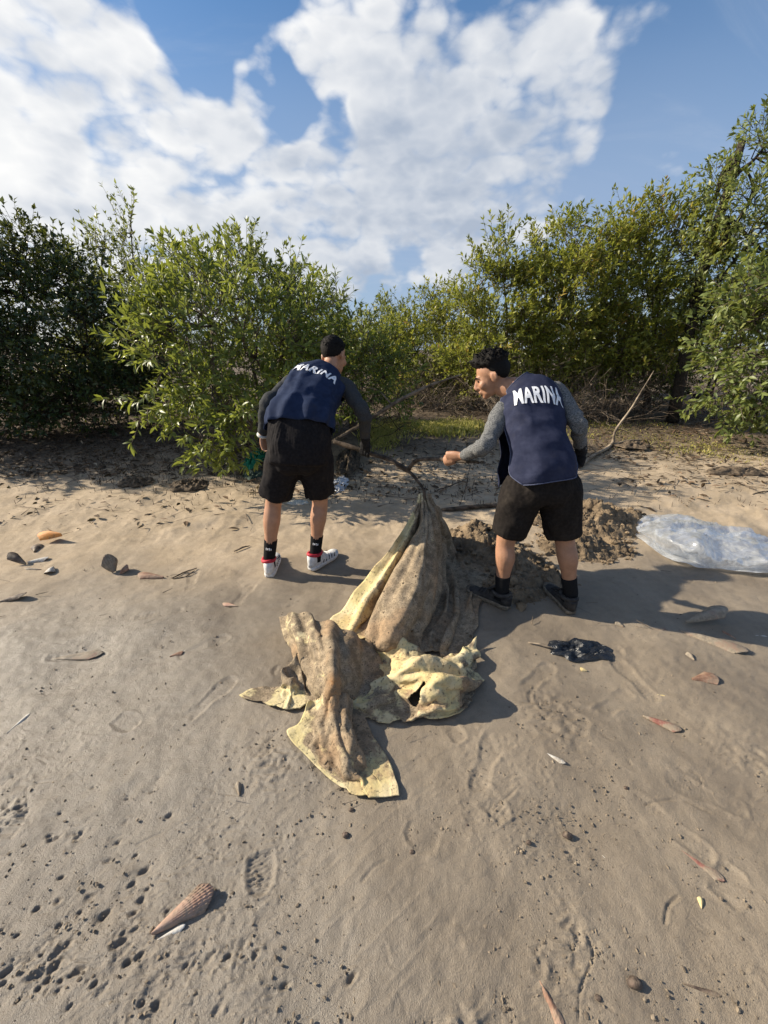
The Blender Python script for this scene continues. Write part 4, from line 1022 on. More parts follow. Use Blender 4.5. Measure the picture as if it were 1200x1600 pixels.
LEFT, TL = build_person(dict(base=(-.66, 2.42, 0), label='man in navy vest and white-red sneakers bending over, back turned', J=JL,
    spine=[atY(468, 722, 2.38), atY(468, 690, 2.40), atY(469, 662, 2.45), atY(480, 628, 2.60), atY(497, 601, 2.755), atY(506, 588, 2.82), atY(512, 578, 2.865)],
    trad=[(.165, .125), (.168, .128), (.160, .118), (.168, .118), (.176, .106), (.115, .088), (.068, .066)],
    latA=(1, .05, 0), latB=npv(JL['shR']) - npv(JL['shL']), head=atY(522, 556, 2.92), fwd=(.42, .80, -.36), up=(.12, .45, .9), back=(0, -1, 0), skin=SKIN_A, hair='short',
    handL=('loose', (.05, .05, -1), (.35, .95, 0), (1, -.1, .1), .75), handR=('grip', GRIP_L, FORK - GRIP_L, .016, 1), gloves='R', bands='L', shirt=SHIRT_A, shorts=SHORTS,
    shorts_top=.31, hem=dict(L=.585, R=.575), hemr=.104, shw=.90, sock=.36, sockmark=True, yawL=R(97), yawR=R(58), shoes=(SHOE_W, SHOE_W, SHOE_R, SHOE_K), shoe_hi=.125, vest=vest_left))
# ---- right man: leans to the left, face in profile
kL, kR = onG(795, 953), onG(893, 962)
for h in (kL, kR): h.z = .003
JR = dict(shL=atY(785, 645, 2.24), shR=atY(868, 614, 2.34), elL=atY(757, 697, 2.06), elR=atY(902, 660, 2.13), wrL=atY(723, 713, 2.25), wrR=atY(908, 704, 2.20),
          hipL=atY(820, 760, 2.02), hipR=atY(872, 758, 2.02), kneeL=atY(790, 846, 2.04), kneeR=atY(882, 843, 2.02),
          ankL=Vector((kL.x - .045, kL.y + .045, .11)), ankR=Vector((kR.x + .002, kR.y + .062, .11)), heelL=kL, heelR=kR)
TRIM = fabric('trim_blue_grey', (.07, .08, .13), (.11, .12, .18), 90.)
def vest_right(root, T):
    def half(f, t):
        h = R(74) + R(6) * sstep(.1, .5, f) - R(14) * sstep(.60, .82, f)
        return h * (1 - .42 * np.clip(1 - f / .13, 0, 1) ** 2.2) + 0 * t
    offf = lambda f, th: .020 + .026 * sstep(.5, .0, f)
    wr = lambda q, f, th: .010 * (ridged(q * np.array((.7, 1.6, 1.)) + np.array((0, 0, 3.)), 6., 2, 14) - .3) * sstep(.95, .6, f) + .003 * fbm(q, 12., 3, 12) + .005 * np.sin(th * 7 + 9 * f) * sstep(.4, .0, f)
    o, ev, e = panel('vest', T, .13, .975, half, offf, VEST_B, root, wr=wr)
    V, F = tube(e + [e[0]], [.0032] * (len(e) + 1), 5); mk('trim', V, F, TRIM, o)
    lettering('MARINA', ev, T, .635, .112, .240, o, dx=.008, arc=.06, off=.0075)
    half2 = lambda f, t: R(74) - R(12) * sstep(.60, .82, f) + 0 * t
    panel('vest_front', T, .08, .96, half2, lambda f, th: .020 + .055 * sstep(.75, 0., f), VEST_B, root, front=True, wr=wr)
GLV = atY(911, 727, 2.235)
RIGHT, TR = build_person(dict(base=(.93, 2.0, 0), label='man in faded navy vest and black shoes leaning left, face in profile', J=JR,
    spine=[atY(846, 772, 2.02), atY(844, 740, 2.04), atY(840, 708, 2.08), atY(831, 663, 2.18), atY(824, 626, 2.30), atY(812, 612, 2.345), atY(801, 602, 2.375)],
    trad=[(.142, .115), (.145, .116), (.130, .102), (.143, .108), (.160, .102), (.105, .084), (.066, .064)],
    latA=(1, 0, .02), latB=npv(JR['shR']) - npv(JR['shL']), head=atY(769, 588, 2.42), fwd=(-.86, .22, -.40), up=(-.30, .15, .9), back=(0, -1, 0), skin=SKIN_B, hair='long',
    handL=('grip', GRIP_R, GRIP_R - FORK, .015, 1), handR=('loose', (.05, .12, -1), (-.3, .95, 0), (-1, -.1, .1), 1.05), gloves='R', shirt=SHIRT_B, shorts=SHORTS_B,
    shorts_top=.27, hem=dict(L=.50, R=.50), hemr=.108, shw=.86, sock=.33, yawL=R(138), yawR=R(98), shoes=(SHOE_K, SHOE_M, SHOE_K, None), shoe_hi=.10, vest=vest_right))
# ================================================================== the forked branch they hold
def branch(name, label, cat, paths, mat, group=None):
    pcs = [tube(p_, r_, 8, max(8, 4 * len(p_))) for p_, r_ in paths]
    V, F = join(pcs); V = np.array([tuple(v) for v in V]); V = V + .0025 * np.stack([fbm(V, 45., 2, k) for k in (1, 2, 3)], 1)
    o = mk(name, V, F, mat); return tag(o, label, cat, group)
BR = simple('branch_bark', (.028, .022, .017), (.13, .10, .075), 18., .9, .2, 80., .7)
BR_P = simple('branch_pale', (.10, .08, .06), (.42, .34, .25), 7., .9, .2, 80., .6)
APEX = atY(662, 770, 2.44)
ext = FORK + (FORK - GRIP_R) * 0
branch('forked_branch', 'dark forked branch both men grip, one prong down to the cloth', 'branch',
       [([atY(522, 690, 2.86), atY(548, 698, 2.81), GRIP_L, atY(605, 717, 2.68), FORK], [.017, .018, .016, .018, .019]),
        ([FORK, atY(650, 720, 2.55), atY(672, 717, 2.46), GRIP_R, atY(725, 721, 2.24), atY(748, 722, 2.17)], [.017, .014, .013, .014, .012, .009]),
        ([FORK, atY(648, 746, 2.54), APEX + Vector((0, 0, .02)), APEX + Vector((.01, -.02, -.06))], [.014, .011, .009, .006])], BR)
branch('long_branch', 'long thin branch slanting up behind the left man', 'branch', [([atY(505, 700, 5.2), atY(535, 680, 5.2), atY(560, 666, 5.2), atY(620, 628, 5.2), atY(670, 603, 5.3), atY(722, 585, 5.4)], [.022, .020, .024, .026, .018, .008]),
       ([atY(560, 604, 5.4), atY(590, 610, 5.3), atY(610, 630, 5.2)], [.006, .009, .012])], simple('branch_weathered', (.05, .04, .03), (.24, .19, .14), 9., .9, .2, 80., .6))
g0 = onG(955, 697)
branch('leaning_stick', 'bare stick standing out of the sand right of the right man', 'stick', [([onG(905, 732) + Vector((0, 0, .02)), onG(925, 716) + Vector((0, 0, .03)), g0 + Vector((0, 0, .03)), atY(962, 672, g0.y), atY(985, 640, g0.y), atY(1000, 615, g0.y), atY(1022, 579, g0.y)], [.022, .022, .026, .020, .014, .011, .006]),
       ([g0 + Vector((0, 0, .02)), onG(980, 692) + Vector((0, 0, .04)), onG(1005, 690) + Vector((0, 0, .03))], [.016, .012, .008])], BR_P)
def twig_obj(name, label, pts, rad, mat=BR, cat='twig'):
    pts = [onG(x, y) + Vector((0, 0, h)) for x, y, h in pts]; return branch(name, label, cat, [(pts, rad)], mat)
twig_obj('twig', 'thin dark twig arching behind the cloth tip', [(684, 768, .02), (700, 764, .03), (725, 756, .05)], [.007, .007, .004])
twig_obj('twig', 'upright spindly twig in front of the right man\'s arm', [(718, 790, .0), (727, 772, .10), (732, 755, .2), (740, 745, .30)], [.004, .004, .003, .002])
twig_obj('log', 'dark waterlogged branch lying behind the mud heap', [(690, 800, .02), (730, 797, .03), (770, 794, .03), (800, 790, .02)], [.020, .024, .022, .014], BR, 'log')
for (px, py, L_, a, lab) in [(378, 858, 26, .35, 'short dark stick on the sand left of the left man'), (234, 805, 16, .1, 'dark flat leaf-shaped stick on the sand behind the shells'), (1190, 770, 30, .2, 'long dark stick at the right frame edge'), (1130, 735, 60, .12, 'longest weathered stick on the sand at the right'), (845, 1010, 40, -.25, 'thin pale stick ending at the black plastic')]:
    dx_, dy_ = math.cos(a) * L_ / 2, -math.sin(a) * L_ / 2
    twig_obj('stick', lab, [(px - dx_, py - dy_, .006), (px, py, .012), (px + dx_, py + dy_, .006)], [.004, .007, .003], BR if 'dark' in lab else BR_P, 'stick')
fp = [onG(268, 905) + Vector((0, 0, .006)), onG(288, 897) + Vector((0, 0, .014)), onG(308, 890) + Vector((0, 0, .014))]
branch('forked_twig', 'small forked dark twig beside the pinkish pen shell', 'twig', [(fp, [.003, .005, .003]), ([fp[0], onG(290, 902) + Vector((0, 0, .006)), onG(304, 894) + Vector((0, 0, .012))], [.003, .004, .003])], BR)

# ================================================================== dug mud behind the right man
xs = np.linspace(.15, 2.6, 210); ysm = np.linspace(1.95, 3.75, 170); XX, YY = np.meshgrid(xs, ysm); q = np.stack([XX.ravel(), YY.ravel()], 1)
hh = np.zeros(len(q))
for (px, py, sx, sy, h) in [(745, 845, .24, .18, .15), (790, 870, .22, .20, .11), (720, 870, .16, .12, .06), (800, 915, .20, .16, .07), (850, 900, .18, .14, .06), (925, 815, .32, .22, .17), (975, 810, .22, .16, .11), (900, 850, .25, .18, .10), (860, 800, .3, .2, .10), (955, 850, .16, .14, .06)]:
    c = atZ(px, py, 0.03); d = (q - np.array((c.x, c.y))) / np.array((sx, sy)); hh = np.maximum(hh, h * np.exp(-(d ** 2).sum(1))) + .18 * h * np.exp(-(d ** 2).sum(1))
rough_ = .5 + .5 * ridged(q, 6., 4, 3); cl_ = np.abs(vnoise(q, 16., 9)) + .6 * np.abs(vnoise(q, 34., 19)) + .35 * np.abs(vnoise(q, 70., 29))
zz_ = bank(q[:, 0], q[:, 1]) - .028 + hh * (.75 + .35 * rough_) + sstep(.01, .06, hh) * .045 * (cl_ - .25)
HEAP = simple('dug_mud', (.11, .082, .055), (.30, .225, .145), 7., .95, .15, 55., 1.0, .02, 8)
heap = link('mud_heap', fast_mesh('mud_heap', np.c_[q, zz_], np.array(grid_faces(170, 210)), smooth=True), HEAP); tag(heap, 'heap of freshly dug crumbly mud behind the right man', 'mud heap')
bv = BVHTree.FromPolygons([tuple(v) for v in np.c_[q, zz_]], grid_faces(170, 210))
pts = []; sz = []; rr = np.random.default_rng(9)
while len(pts) < 1300:
    k = rr.integers(len(q))
    if hh[k] < .012: 
        if rr.random() > .004 or hh[k] < .002: continue
    s_ = rr.choice((.006, .009, .013, .02, .028), p=(.3, .3, .22, .13, .05)) * rr.uniform(.7, 1.2); pts.append((q[k, 0] + rr.normal(0, .01), q[k, 1] + rr.normal(0, .01), max(zz_[k], gz(*q[k])) + s_ * .25)); sz.append(s_)
cl = scatter_lumps('clods', pts, sz, HEAP, 8, None, None, 1, .8); cl.parent = heap; cl.location = WORLD[cl.name] - WORLD[heap.name]

# ================================================================== the muddy cloth
def cc(x, y, h): return atZ(370 + x / 2.927, 740 + y / 2.927, h)
def net(rowsP, nu, nv):
    """control net (rows of world points) -> dense grid"""
    A = np.array([[tuple(p_) for p_ in r_] for r_ in rowsP], float)
    B = np.stack([catmull(A[i], nu) for i in range(len(A))]); return np.stack([catmull(B[:, j], nv) for j in range(nu)], 1)
ax_, ay_ = (662 - 370) * 2.927, (770 - 740) * 2.927
topc = npv(APEX)
nets = []
def crumple(G, e, it, goal, bend, seed, amp=.006, sc=8., grav=.0004, an=(1., 1.)):
    """loosen the sheet (rest lengths grow by e) and let it buckle into folds: position based cloth on its own grid"""
    nv, nu = G.shape[:2]; q = G.reshape(-1, 3)
    du = np.gradient(G, axis=1); dv = np.gradient(G, axis=0); N_ = np.cross(du, dv); N_ /= np.linalg.norm(N_, axis=-1, keepdims=True) + 1e-9
    uu, vv = np.meshgrid(np.linspace(0, 1, nu), np.linspace(0, 1, nv)); nq = np.c_[uu.ravel() * an[0], vv.ravel() * an[1], np.full(nu * nv, seed * 1.7)]
    P_ = G + N_ * (amp * (fbm(nq, sc, 3, seed)).reshape(nv, nu, 1)); P_[..., 2] = np.maximum(P_[..., 2], .005)
    con = []
    def add(i0, j0, di, dj, k, grow):
        # two interleaved sets so that no point is moved twice at once
        for par in (0, 1):
            if dj: jj = np.arange(nu - abs(dj)); jj = jj[(jj // max(abs(dj), 1)) % 2 == par] + (abs(dj) if dj < 0 else 0); ii = np.arange(nv - di)
            else: jj = np.arange(nu); ii = np.arange(nv - di); ii = ii[(ii // di) % 2 == par]
            if not len(ii) or not len(jj): continue
            A_ = np.ix_(ii, jj); B_ = np.ix_(ii + di, jj + dj); con.append((A_, B_, np.linalg.norm(G[A_] - G[B_], axis=-1, keepdims=True) * grow, k))
    eu, ev_ = e; ed = (eu + ev_) / 2                       # extra length across (eu) and along (ev_) the folds
    add(0, 0, 0, 1, 1., eu); add(0, 0, 1, 0, 1., ev_); add(0, 0, 1, 1, .35, ed); add(0, 0, 1, -1, .35, ed)
    add(0, 0, 0, 2, bend if eu > ev_ else bend * 4, eu); add(0, 0, 2, 0, bend if ev_ > eu else bend * 4, ev_)
    add(0, 0, 0, 4, bend * (.3 if eu > ev_ else 3), eu * .96); add(0, 0, 4, 0, bend * (.3 if ev_ > eu else 3), ev_ * .98)
    for n_ in range(it):
        P_ += goal * (G - P_); P_[..., 2] -= grav
        for A_, B_, L0, k in con:
            a = P_[A_]; b = P_[B_]; d = b - a; ln = np.linalg.norm(d, axis=-1, keepdims=True) + 1e-9
            c_ = d * ((ln - L0) / ln * .5 * k); P_[A_] = a + c_; P_[B_] = b - c_
        P_[..., 2] = np.maximum(P_[..., 2], .005)
    return P_
def refine(P_, nu, nv):
    B_ = np.stack([catmull(P_[i], nu) for i in range(len(P_))]); return np.stack([catmull(B_[:, j], nv) for j in range(nu)], 1)
top_row = [topc + np.array((.032 * math.cos(a), .026 * math.sin(a), .012 * math.sin(3 * a))) for a in np.linspace(R(200), R(-20), 10)]
r1 = [(815, 150, .535), (835, 165, .53), (850, 185, .50), (860, 165, .56), (878, 160, .57), (900, 165, .56), (918, 160, .54), (930, 160, .50), (935, 150, .46), (930, 135, .44)]
r2 = [(730, 270, .42), (770, 285, .40), (800, 310, .28), (815, 270, .45), (865, 280, .47), (905, 280, .42), (932, 290, .29), (960, 310, .16), (985, 310, .09), (1000, 295, .05)]
r3 = [(640, 390, .28), (690, 420, .27), (715, 470, .10), (745, 395, .34), (840, 420, .36), (905, 430, .29), (950, 450, .15), (1005, 470, .09), (1080, 435, .06), (1130, 385, .03)]
r4 = [(540, 515, .15), (600, 545, .17), (650, 590, .05), (665, 540, .24), (780, 580, .27), (870, 590, .18), (940, 610, .08), (1010, 600, .10), (1080, 560, .05), (1165, 440, .02)]
r5 = [(440, 650, .04), (520, 685, .08), (590, 700, .04), (600, 695, .15), (700, 705, .20), (820, 700, .12), (900, 720, .07), (980, 730, .10), (1060, 690, .05), (1110, 610, .01)]
r6 = [(455, 690, .01), (540, 740, .03), (600, 770, .02), (640, 770, .08), (730, 790, .10), (830, 800, .06), (900, 810, .03), (970, 815, .05), (1050, 790, .03), (1105, 720, .01)]
nets.append(('A', net([top_row] + [[cc(*p_) for p_ in r_] for r_ in (r1, r2, r3, r4, r5, r6)], 44, 40)))
B = [[(222, 650, .07), (200, 615, .13), (250, 600, .20), (330, 603, .22), (420, 640, .22), (520, 690, .19), (600, 730, .13)],
     [(235, 720, .06), (212, 680, .11), (260, 650, .21), (340, 650, .24), (410, 670, .255), (520, 720, .21), (640, 800, .10)],
     [(268, 800, .05), (248, 760, .09), (290, 740, .17), (350, 740, .22), (430, 770, .27), (520, 800, .18), (662, 860, .07)],
     [(290, 880, .04), (276, 850, .08), (310, 850, .14), (370, 860, .20), (440, 870, .25), (530, 880, .15), (640, 905, .06)],
     [(310, 960, .03), (298, 940, .06), (330, 940, .11), (380, 950, .17), (445, 940, .21), (520, 950, .12), (600, 950, .05)],
     [(330, 1010, .01), (322, 1005, .025), (345, 1018, .06), (390, 1000, .10), (440, 1000, .13), (510, 1000, .08), (560, 985, .03)]]
nets.append(('B', net([[cc(*p_) for p_ in r_] for r_ in B], 26, 26)))
Cn = [[(335, 1015, .08), (395, 965, .15), (440, 940, .19), (500, 970, .14), (545, 1000, .06)],
      [(290, 1120, .06), (365, 1100, .12), (430, 1075, .16), (500, 1070, .14), (560, 1100, .04)],
      [(252, 1188, .02), (345, 1210, .07), (440, 1180, .13), (525, 1165, .15), (605, 1195, .04)],
      [(320, 1285, .015), (405, 1310, .06), (495, 1280, .12), (585, 1280, .09), (665, 1300, .02)],
      [(430, 1395, .012), (500, 1395, .05), (570, 1380, .07), (650, 1390, .04), (712, 1415, .012)],
      [(488, 1448, .008), (550, 1463, .02), (610, 1470, .025), (670, 1480, .018), (728, 1487, .008)]]
nets.append(('C', net([[cc(*p_) for p_ in r_] for r_ in Cn], 24, 30)))
Dn = [[(640, 760, .10), (730, 715, .17), (820, 765, .13), (900, 800, .10), (985, 800, .10), (1040, 755, .14), (1110, 725, .10)],
      [(640, 850, .07), (715, 825, .15), (800, 795, .21), (880, 805, .21), (970, 825, .18), (1050, 830, .16), (1108, 830, .07)],
      [(595, 955, .07), (685, 925, .09), (765, 900, .15), (850, 870, .21), (950, 885, .21), (1050, 905, .17), (1112, 930, .05)],
      [(540, 1015, .05), (640, 985, .10), (740, 965, .09), (830, 990, .12), (930, 970, .19), (1030, 970, .14), (1095, 990, .04)],
      [(550, 1080, .03), (650, 1080, .06), (740, 1075, .06), (830, 1060, .09), (920, 1045, .11), (1000, 1035, .09), (1065, 1025, .025)],
      [(585, 1120, .003), (660, 1116, .006), (750, 1108, .012), (840, 1092, .025), (920, 1078, .035), (1000, 1058, .03), (1050, 1045, .003)]]
nets.append(('D', net([[cc(*p_) for p_ in r_] for r_ in Dn], 36, 30)))
En = [[(35, 1015, .004), (110, 955, .05), (195, 915, .11), (200, 855, .14), (270, 790, .15)],
      [(60, 1030, .012), (130, 1000, .06), (205, 965, .07), (240, 905, .14), (290, 880, .11)],
      [(95, 1045, .012), (160, 1035, .05), (235, 1015, .08), (265, 965, .08), (315, 960, .09)],
      [(140, 1056, .003), (210, 1068, .008), (260, 1064, .02), (310, 1042, .03), (345, 1012, .05)]]
nets.append(('E', net([[cc(*p_) for p_ in r_] for r_ in En], 24, 18)))
Fn = [[(600, 690, .07), (690, 680, .10), (760, 690, .08)], [(610, 780, .08), (690, 770, .11), (760, 790, .07)], [(560, 880, .05), (660, 880, .07), (760, 890, .08)], [(540, 960, .03), (640, 960, .05), (740, 960, .05)], [(560, 1030, .01), (640, 1030, .02), (720, 1040, .02)]]
nets.append(('F', net([[cc(*p_) for p_ in r_] for r_ in Fn], 18, 22)))
SHAPE = {'A': (7, 10), 'B': (6, 7), 'C': (6, 5), 'D': (6, 7), 'E': (4, 5), 'F': (5, 3)}
V = []; F = []; colr = []
for tagn, G in nets:
    nv, nu = G.shape[:2]; uu, vv = np.meshgrid(np.linspace(0, 1, nu), np.linspace(0, 1, nv)); q = G.reshape(-1, 3)
    du = np.gradient(G, axis=1); dv = np.gradient(G, axis=0); N_ = np.cross(du, dv); N_ /= np.linalg.norm(N_, axis=-1, keepdims=True) + 1e-9; N_ *= np.sign(N_[..., 2:3] + 1e-6)
    wob = vnoise(q, 3., 4).reshape(nv, nu)
    pl = 0 * uu
    if tagn == 'A':                                        # pleats that run down from the tied tip
        pl = (1 - 2 * np.abs(np.sin(uu * 23 + 2.6 * wob + 1.2 * np.sin(uu * 9)))) * (.020 * sstep(.55, .72, uu) + .008) * sstep(.06, .35, vv) + .012 * np.sin(uu * 40) * sstep(.22, .02, vv)
    elif tagn == 'D': pl = (1 - 2 * np.abs(np.sin(vv * 9 + uu * 2 + 1.3 * wob))) * .018
    G = G + N_ * (pl * sstep(0, .06, G[..., 2]))[..., None]
    e1 = {'A': (1.12, 1.0), 'B': (1.13, 1.0), 'C': (1.14, 1.0), 'D': (1.01, 1.16), 'E': (1.16, 1.03), 'F': (1.12, 1.0)}[tagn]
    an = {'A': (9., 1.2), 'B': (5., 1.2), 'C': (4., 1.5), 'D': (1.5, 4.5), 'E': (4., 1.5), 'F': (3., 1.)}[tagn]
    nr_, nc_ = SHAPE[tagn]
    def hold(nv, nu):                                      # the sheet is carried only at the net's knots; in between it hangs
        w_ = np.full((nv, nu, 1), {'D': .0055, 'A': .003, 'C': .0045}.get(tagn, .0028)); w_[0] = w_[-1] = .006; w_[:, 0] = w_[:, -1] = .006
        if tagn == 'A': w_[0] = .5
        for i in range(nr_):
            for j in range(nc_):
                a_, b_ = int(round(i * (nv - 1) / (nr_ - 1))), int(round(j * (nu - 1) / (nc_ - 1)))
                w_[max(a_ - 1, 0):a_ + 2, max(b_ - 1, 0):b_ + 2] += .014; w_[a_, b_] += .03
        return w_
    G0 = G
    G = crumple(G0, e1, 170, hold(nv, nu), .07, 5, .020, 1., .0007, an)
    G = refine(G, int(nu * 2), int(nv * 2)); Gr = refine(G0, int(nu * 2), int(nv * 2))
    e2 = (1.03, 1.0) if e1[0] > e1[1] else (1.0, 1.03)
    G = crumple(G, e2, 60, .004, .06, 9, .004, 2.2, .0003, an)
    for _ in range(1):
        I_ = G.copy(); I_[1:-1, 1:-1] = .5 * G[1:-1, 1:-1] + .125 * (G[:-2, 1:-1] + G[2:, 1:-1] + G[1:-1, :-2] + G[1:-1, 2:]); G = I_
    if tagn in 'ACD': G = refine(G, int(G.shape[1] * 1.6), int(G.shape[0] * 1.6))
    nv, nu = G.shape[:2]; P_ = G.reshape(-1, 3).copy()
    uu, vv = np.meshgrid(np.linspace(0, 1, nu), np.linspace(0, 1, nv)); uu = uu.ravel(); vv = vv.ravel()
    P_[:, 2] += fbm(P_, 42., 2, 8) * .0012
    P_[:, 2] = np.maximum(P_[:, 2], .006 + .004 * vnoise(P_, 20, 3)) + np.maximum(bank(P_[:, 0], P_[:, 1]), -.004) + .012
    # dirt: 0 clean yellow ... 1 caked mud ; rust in the second channel
    edge = np.minimum.reduce([uu, 1 - uu, vv, 1 - vv])
    nz = fbm(P_, 7., 4, 13) ; rust = np.zeros(len(P_)); crest = sstep(.3, 1.1, ridged(P_, 6.5, 2, 3))
    if tagn == 'A': dirt = .95 + .25 * nz - 1.0 * sstep(.20, .02, uu) * sstep(.05, .3, vv) - .55 * sstep(.24, .1, uu) * sstep(.6, .8, vv) - .75 * sstep(.10, .02, vv) + .3 * sstep(.6, .75, uu)
    elif tagn == 'B': dirt = .78 + .3 * nz + .25 * sstep(.55, .75, uu) - .25 * sstep(.1, 0, uu); 
    elif tagn == 'C': dirt = .62 + .5 * nz - .5 * sstep(.22, .05, uu) - .35 * sstep(.72, .9, vv) + .25 * sstep(.4, .1, vv) - .2 * crest
    elif tagn == 'D': dirt = .34 + .55 * nz + .35 * sstep(.8, .95, uu) * sstep(.3, .5, vv) - .15 * crest + .3 * sstep(.3, .0, uu) * sstep(.5, .7, vv)
    elif tagn == 'E': dirt = .30 + .6 * nz + .35 * sstep(.5, .8, uu)
    else: dirt = .75 + .3 * nz
    for (rx, ry, rs) in ((440, 955, 40), (430, 1000, 60), (860, 575, 35), (880, 600, 40), (480, 990, 40)):
        c3 = npv(cc(rx, ry, .18 if ry > 800 else .24)); rust = np.maximum(rust, np.exp(-((P_ - c3) ** 2).sum(1) / (rs / 1000.) ** 2))
    rust = rust * (.7 + .6 * nz) + .30 * sstep(.15, .7, fbm(P_, 4.5, 3, 23))
    f_ = np.array(grid_faces(nv, nu))
    if tagn == 'D':                                        # torn hole in the yellow pocket
        cu_, cv_ = uu[f_].mean(1), vv[f_].mean(1); f_ = f_[((cu_ - .50 + .25 * (cv_ - .56)) / .042) ** 2 + ((cv_ - .56) / .11) ** 2 > 1 + .3 * vnoise(np.c_[cu_, cv_], 14, 3)]
    off = len(V) and sum(len(v) for v in V); V.append(P_); F.append(f_ + off); colr.append(np.c_[np.clip(dirt, 0, 1), np.clip(rust, 0, 1)])
Vc = np.vstack(V); Fc = np.vstack(F); Dc = np.vstack(colr)
me = fast_mesh('muddy_cloth', Vc, Fc, Dc[:, 0], True); a = me.attributes.new('rust', 'FLOAT', 'POINT'); a.data.foreach_set('value', Dc[:, 1].astype('f'))
m, t, o = new_mat('muddy_canvas'); p = pos(t)
dirt = t.add('ShaderNodeAttribute', attribute_name='var').outputs['Fac']; rust = t.add('ShaderNodeAttribute', attribute_name='rust').outputs['Fac']
f1 = t.noise(p, 30., 6, .7); f2 = t.noise(p, 130., 4, .6); f3 = t.noise(p, 9., 5, .6)
yel = t.mix(t.ramp(f3, .35, .7), (.58, .485, .24), (.65, .55, .35)); yel = t.mix(t.ramp(f1, .45, .75), yel, (.44, .39, .24))
mudc = t.mix(t.ramp(f1, .3, .7), (.19, .148, .10), (.38, .30, .205)); mudc = t.mix(t.ramp(f2, .5, .7), mudc, (.10, .08, .058))
k = t.ramp(t.math('ADD', dirt, t.math('MULTIPLY', t.math('SUBTRACT', t.noise(p, 16., 8, .7, .4), .5), 1.7)), .33, .62)
c = t.mix(k, yel, mudc); c = t.mix(t.math('MULTIPLY', rust, t.ramp(f1, .3, .6, .3, .95)), c, t.mix(t.ramp(f2, .4, .6), (.36, .16, .05), (.42, .24, .11)))
c = t.mix(t.ramp(t.noise(p, 60., 5, .7), .56, .66, 0, .8), c, (.075, .058, .04))
c = t.mix(t.math('MULTIPLY', k, t.ramp(t.noise(p, 11., 7, .7), .50, .62, 0, .55)), c, (.095, .075, .052))
c = t.mix(t.ramp(t.noise(p, 95., 3, .6), .66, .74, 0, .6), c, (.55, .48, .36))
crs = t.math('ABSOLUTE', t.math('SUBTRACT', t.noise(p, 24., 3, .5, .8), .5))
bs = bsdf(t, o, c, .88, .15, t.math('ADD', t.math('MULTIPLY_ADD', crs, -2.4, t.math('MULTIPLY', f2, .35)), t.math('ADD', f1, t.math('MULTIPLY', t.noise(p, 320., 2, .5), .12))), .45, .006)
cl = link('muddy_cloth', me, m); md = cl.modifiers.new('thickness', 'SOLIDIFY'); md.thickness = .004; md.offset = 0
tag(cl, 'large crumpled yellow cloth caked in mud, dragged by its tip', 'cloth')
# mud crusts on the cloth
bvc = BVHTree.FromPolygons([tuple(v) for v in Vc], [tuple(int(i) for i in f_) for f_ in Fc]); pts = []; sz = []
rr = np.random.default_rng(21)
for i in range(2600):
    k = rr.integers(len(Vc))
    if Dc[k, 0] < .7 or rr.random() > .5: continue
    s_ = rr.choice((.0025, .004, .006, .009), p=(.45, .3, .18, .07)); pts.append(Vc[k] + np.array((0, 0, s_ * .3))); sz.append(s_)
cm = scatter_lumps('mud_crust', pts, sz, HEAP, 12, None, None, 1, .6); cm.parent = cl; cm.location = WORLD[cm.name] - WORLD[cl.name]

# ================================================================== clear plastic bag
Pn_ = [[(993, 815, .02), (1003, 806, .05), (1030, 803, .05), (1075, 806, .05), (1130, 822, .05), (1165, 828, .07), (1185, 838, .05), (1230, 850, .04)],
       [(994, 825, .06), (1012, 820, .11), (1040, 818, .13), (1080, 824, .14), (1130, 838, .13), (1165, 838, .13), (1190, 850, .11), (1240, 862, .08)],
       [(1000, 834, .06), (1022, 836, .12), (1050, 838, .16), (1085, 842, .18), (1130, 855, .15), (1165, 858, .15), (1195, 866, .13), (1250, 874, .10)],
       [(1015, 842, .02), (1030, 850, .08), (1060, 858, .12), (1090, 864, .13), (1130, 872, .10), (1165, 876, .11), (1195, 880, .10), (1250, 886, .07)],
       [(1022, 845, .0), (1040, 862, .01), (1070, 872, .012), (1100, 885, .012), (1135, 889, .012), (1165, 890, .012), (1200, 893, .012), (1250, 900, .012)]]
G = net([[atZ(*p_) for p_ in r_] for r_ in Pn_], 150, 70); P_ = G.reshape(-1, 3).copy()
up_ = P_.copy(); amp = np.clip(P_[:, 2] / .08, .1, 1)
up_[:, 2] += amp * ((ridged(P_ * np.array((.6, 1.4, 1.)), 6., 2, 4) - .4) * .035 + (ridged(P_ + 3, 12., 1, 6) - .3) * .010); up_[:, 1] += amp * fbm(P_, 8., 3, 2) * .02
up_[:, 2] = np.maximum(up_[:, 2], .012)
lo = P_.copy(); lo[:, 2] = np.minimum(.010 + .25 * P_[:, 2] * (.5 + .5 * vnoise(P_, 9, 3)), up_[:, 2] - .002)
gf = np.array(grid_faces(70, 150))
me = fast_mesh('plastic_bag', np.vstack([up_, lo]), np.vstack([gf, gf[:, ::-1] + len(up_)]), smooth=True)
m, t, o = new_mat('clear_plastic'); p = pos(t)
tr = t.add('ShaderNodeBsdfTransparent'); tr.inputs[0].default_value = (.93, .95, .97, 1)
gl = t.add('ShaderNodeBsdfGlossy'); gl.inputs['Roughness'].default_value = .2; gl.inputs[0].default_value = (.95, .97, 1, 1)
df = t.add('ShaderNodeBsdfTranslucent'); df.inputs[0].default_value = (.80, .82, .84, 1); d2 = t.add('ShaderNodeBsdfDiffuse'); d2.inputs[0].default_value = (.80, .82, .84, 1)
bn = t.add('ShaderNodeBump'); bn.inputs['Strength'].default_value = .6; bn.inputs['Distance'].default_value = .02; t.put(bn.inputs['Height'], t.noise(p, 11., 3, .5, 1.5))
for nd in (gl, d2): t.l.new(bn.outputs[0], nd.inputs['Normal'])
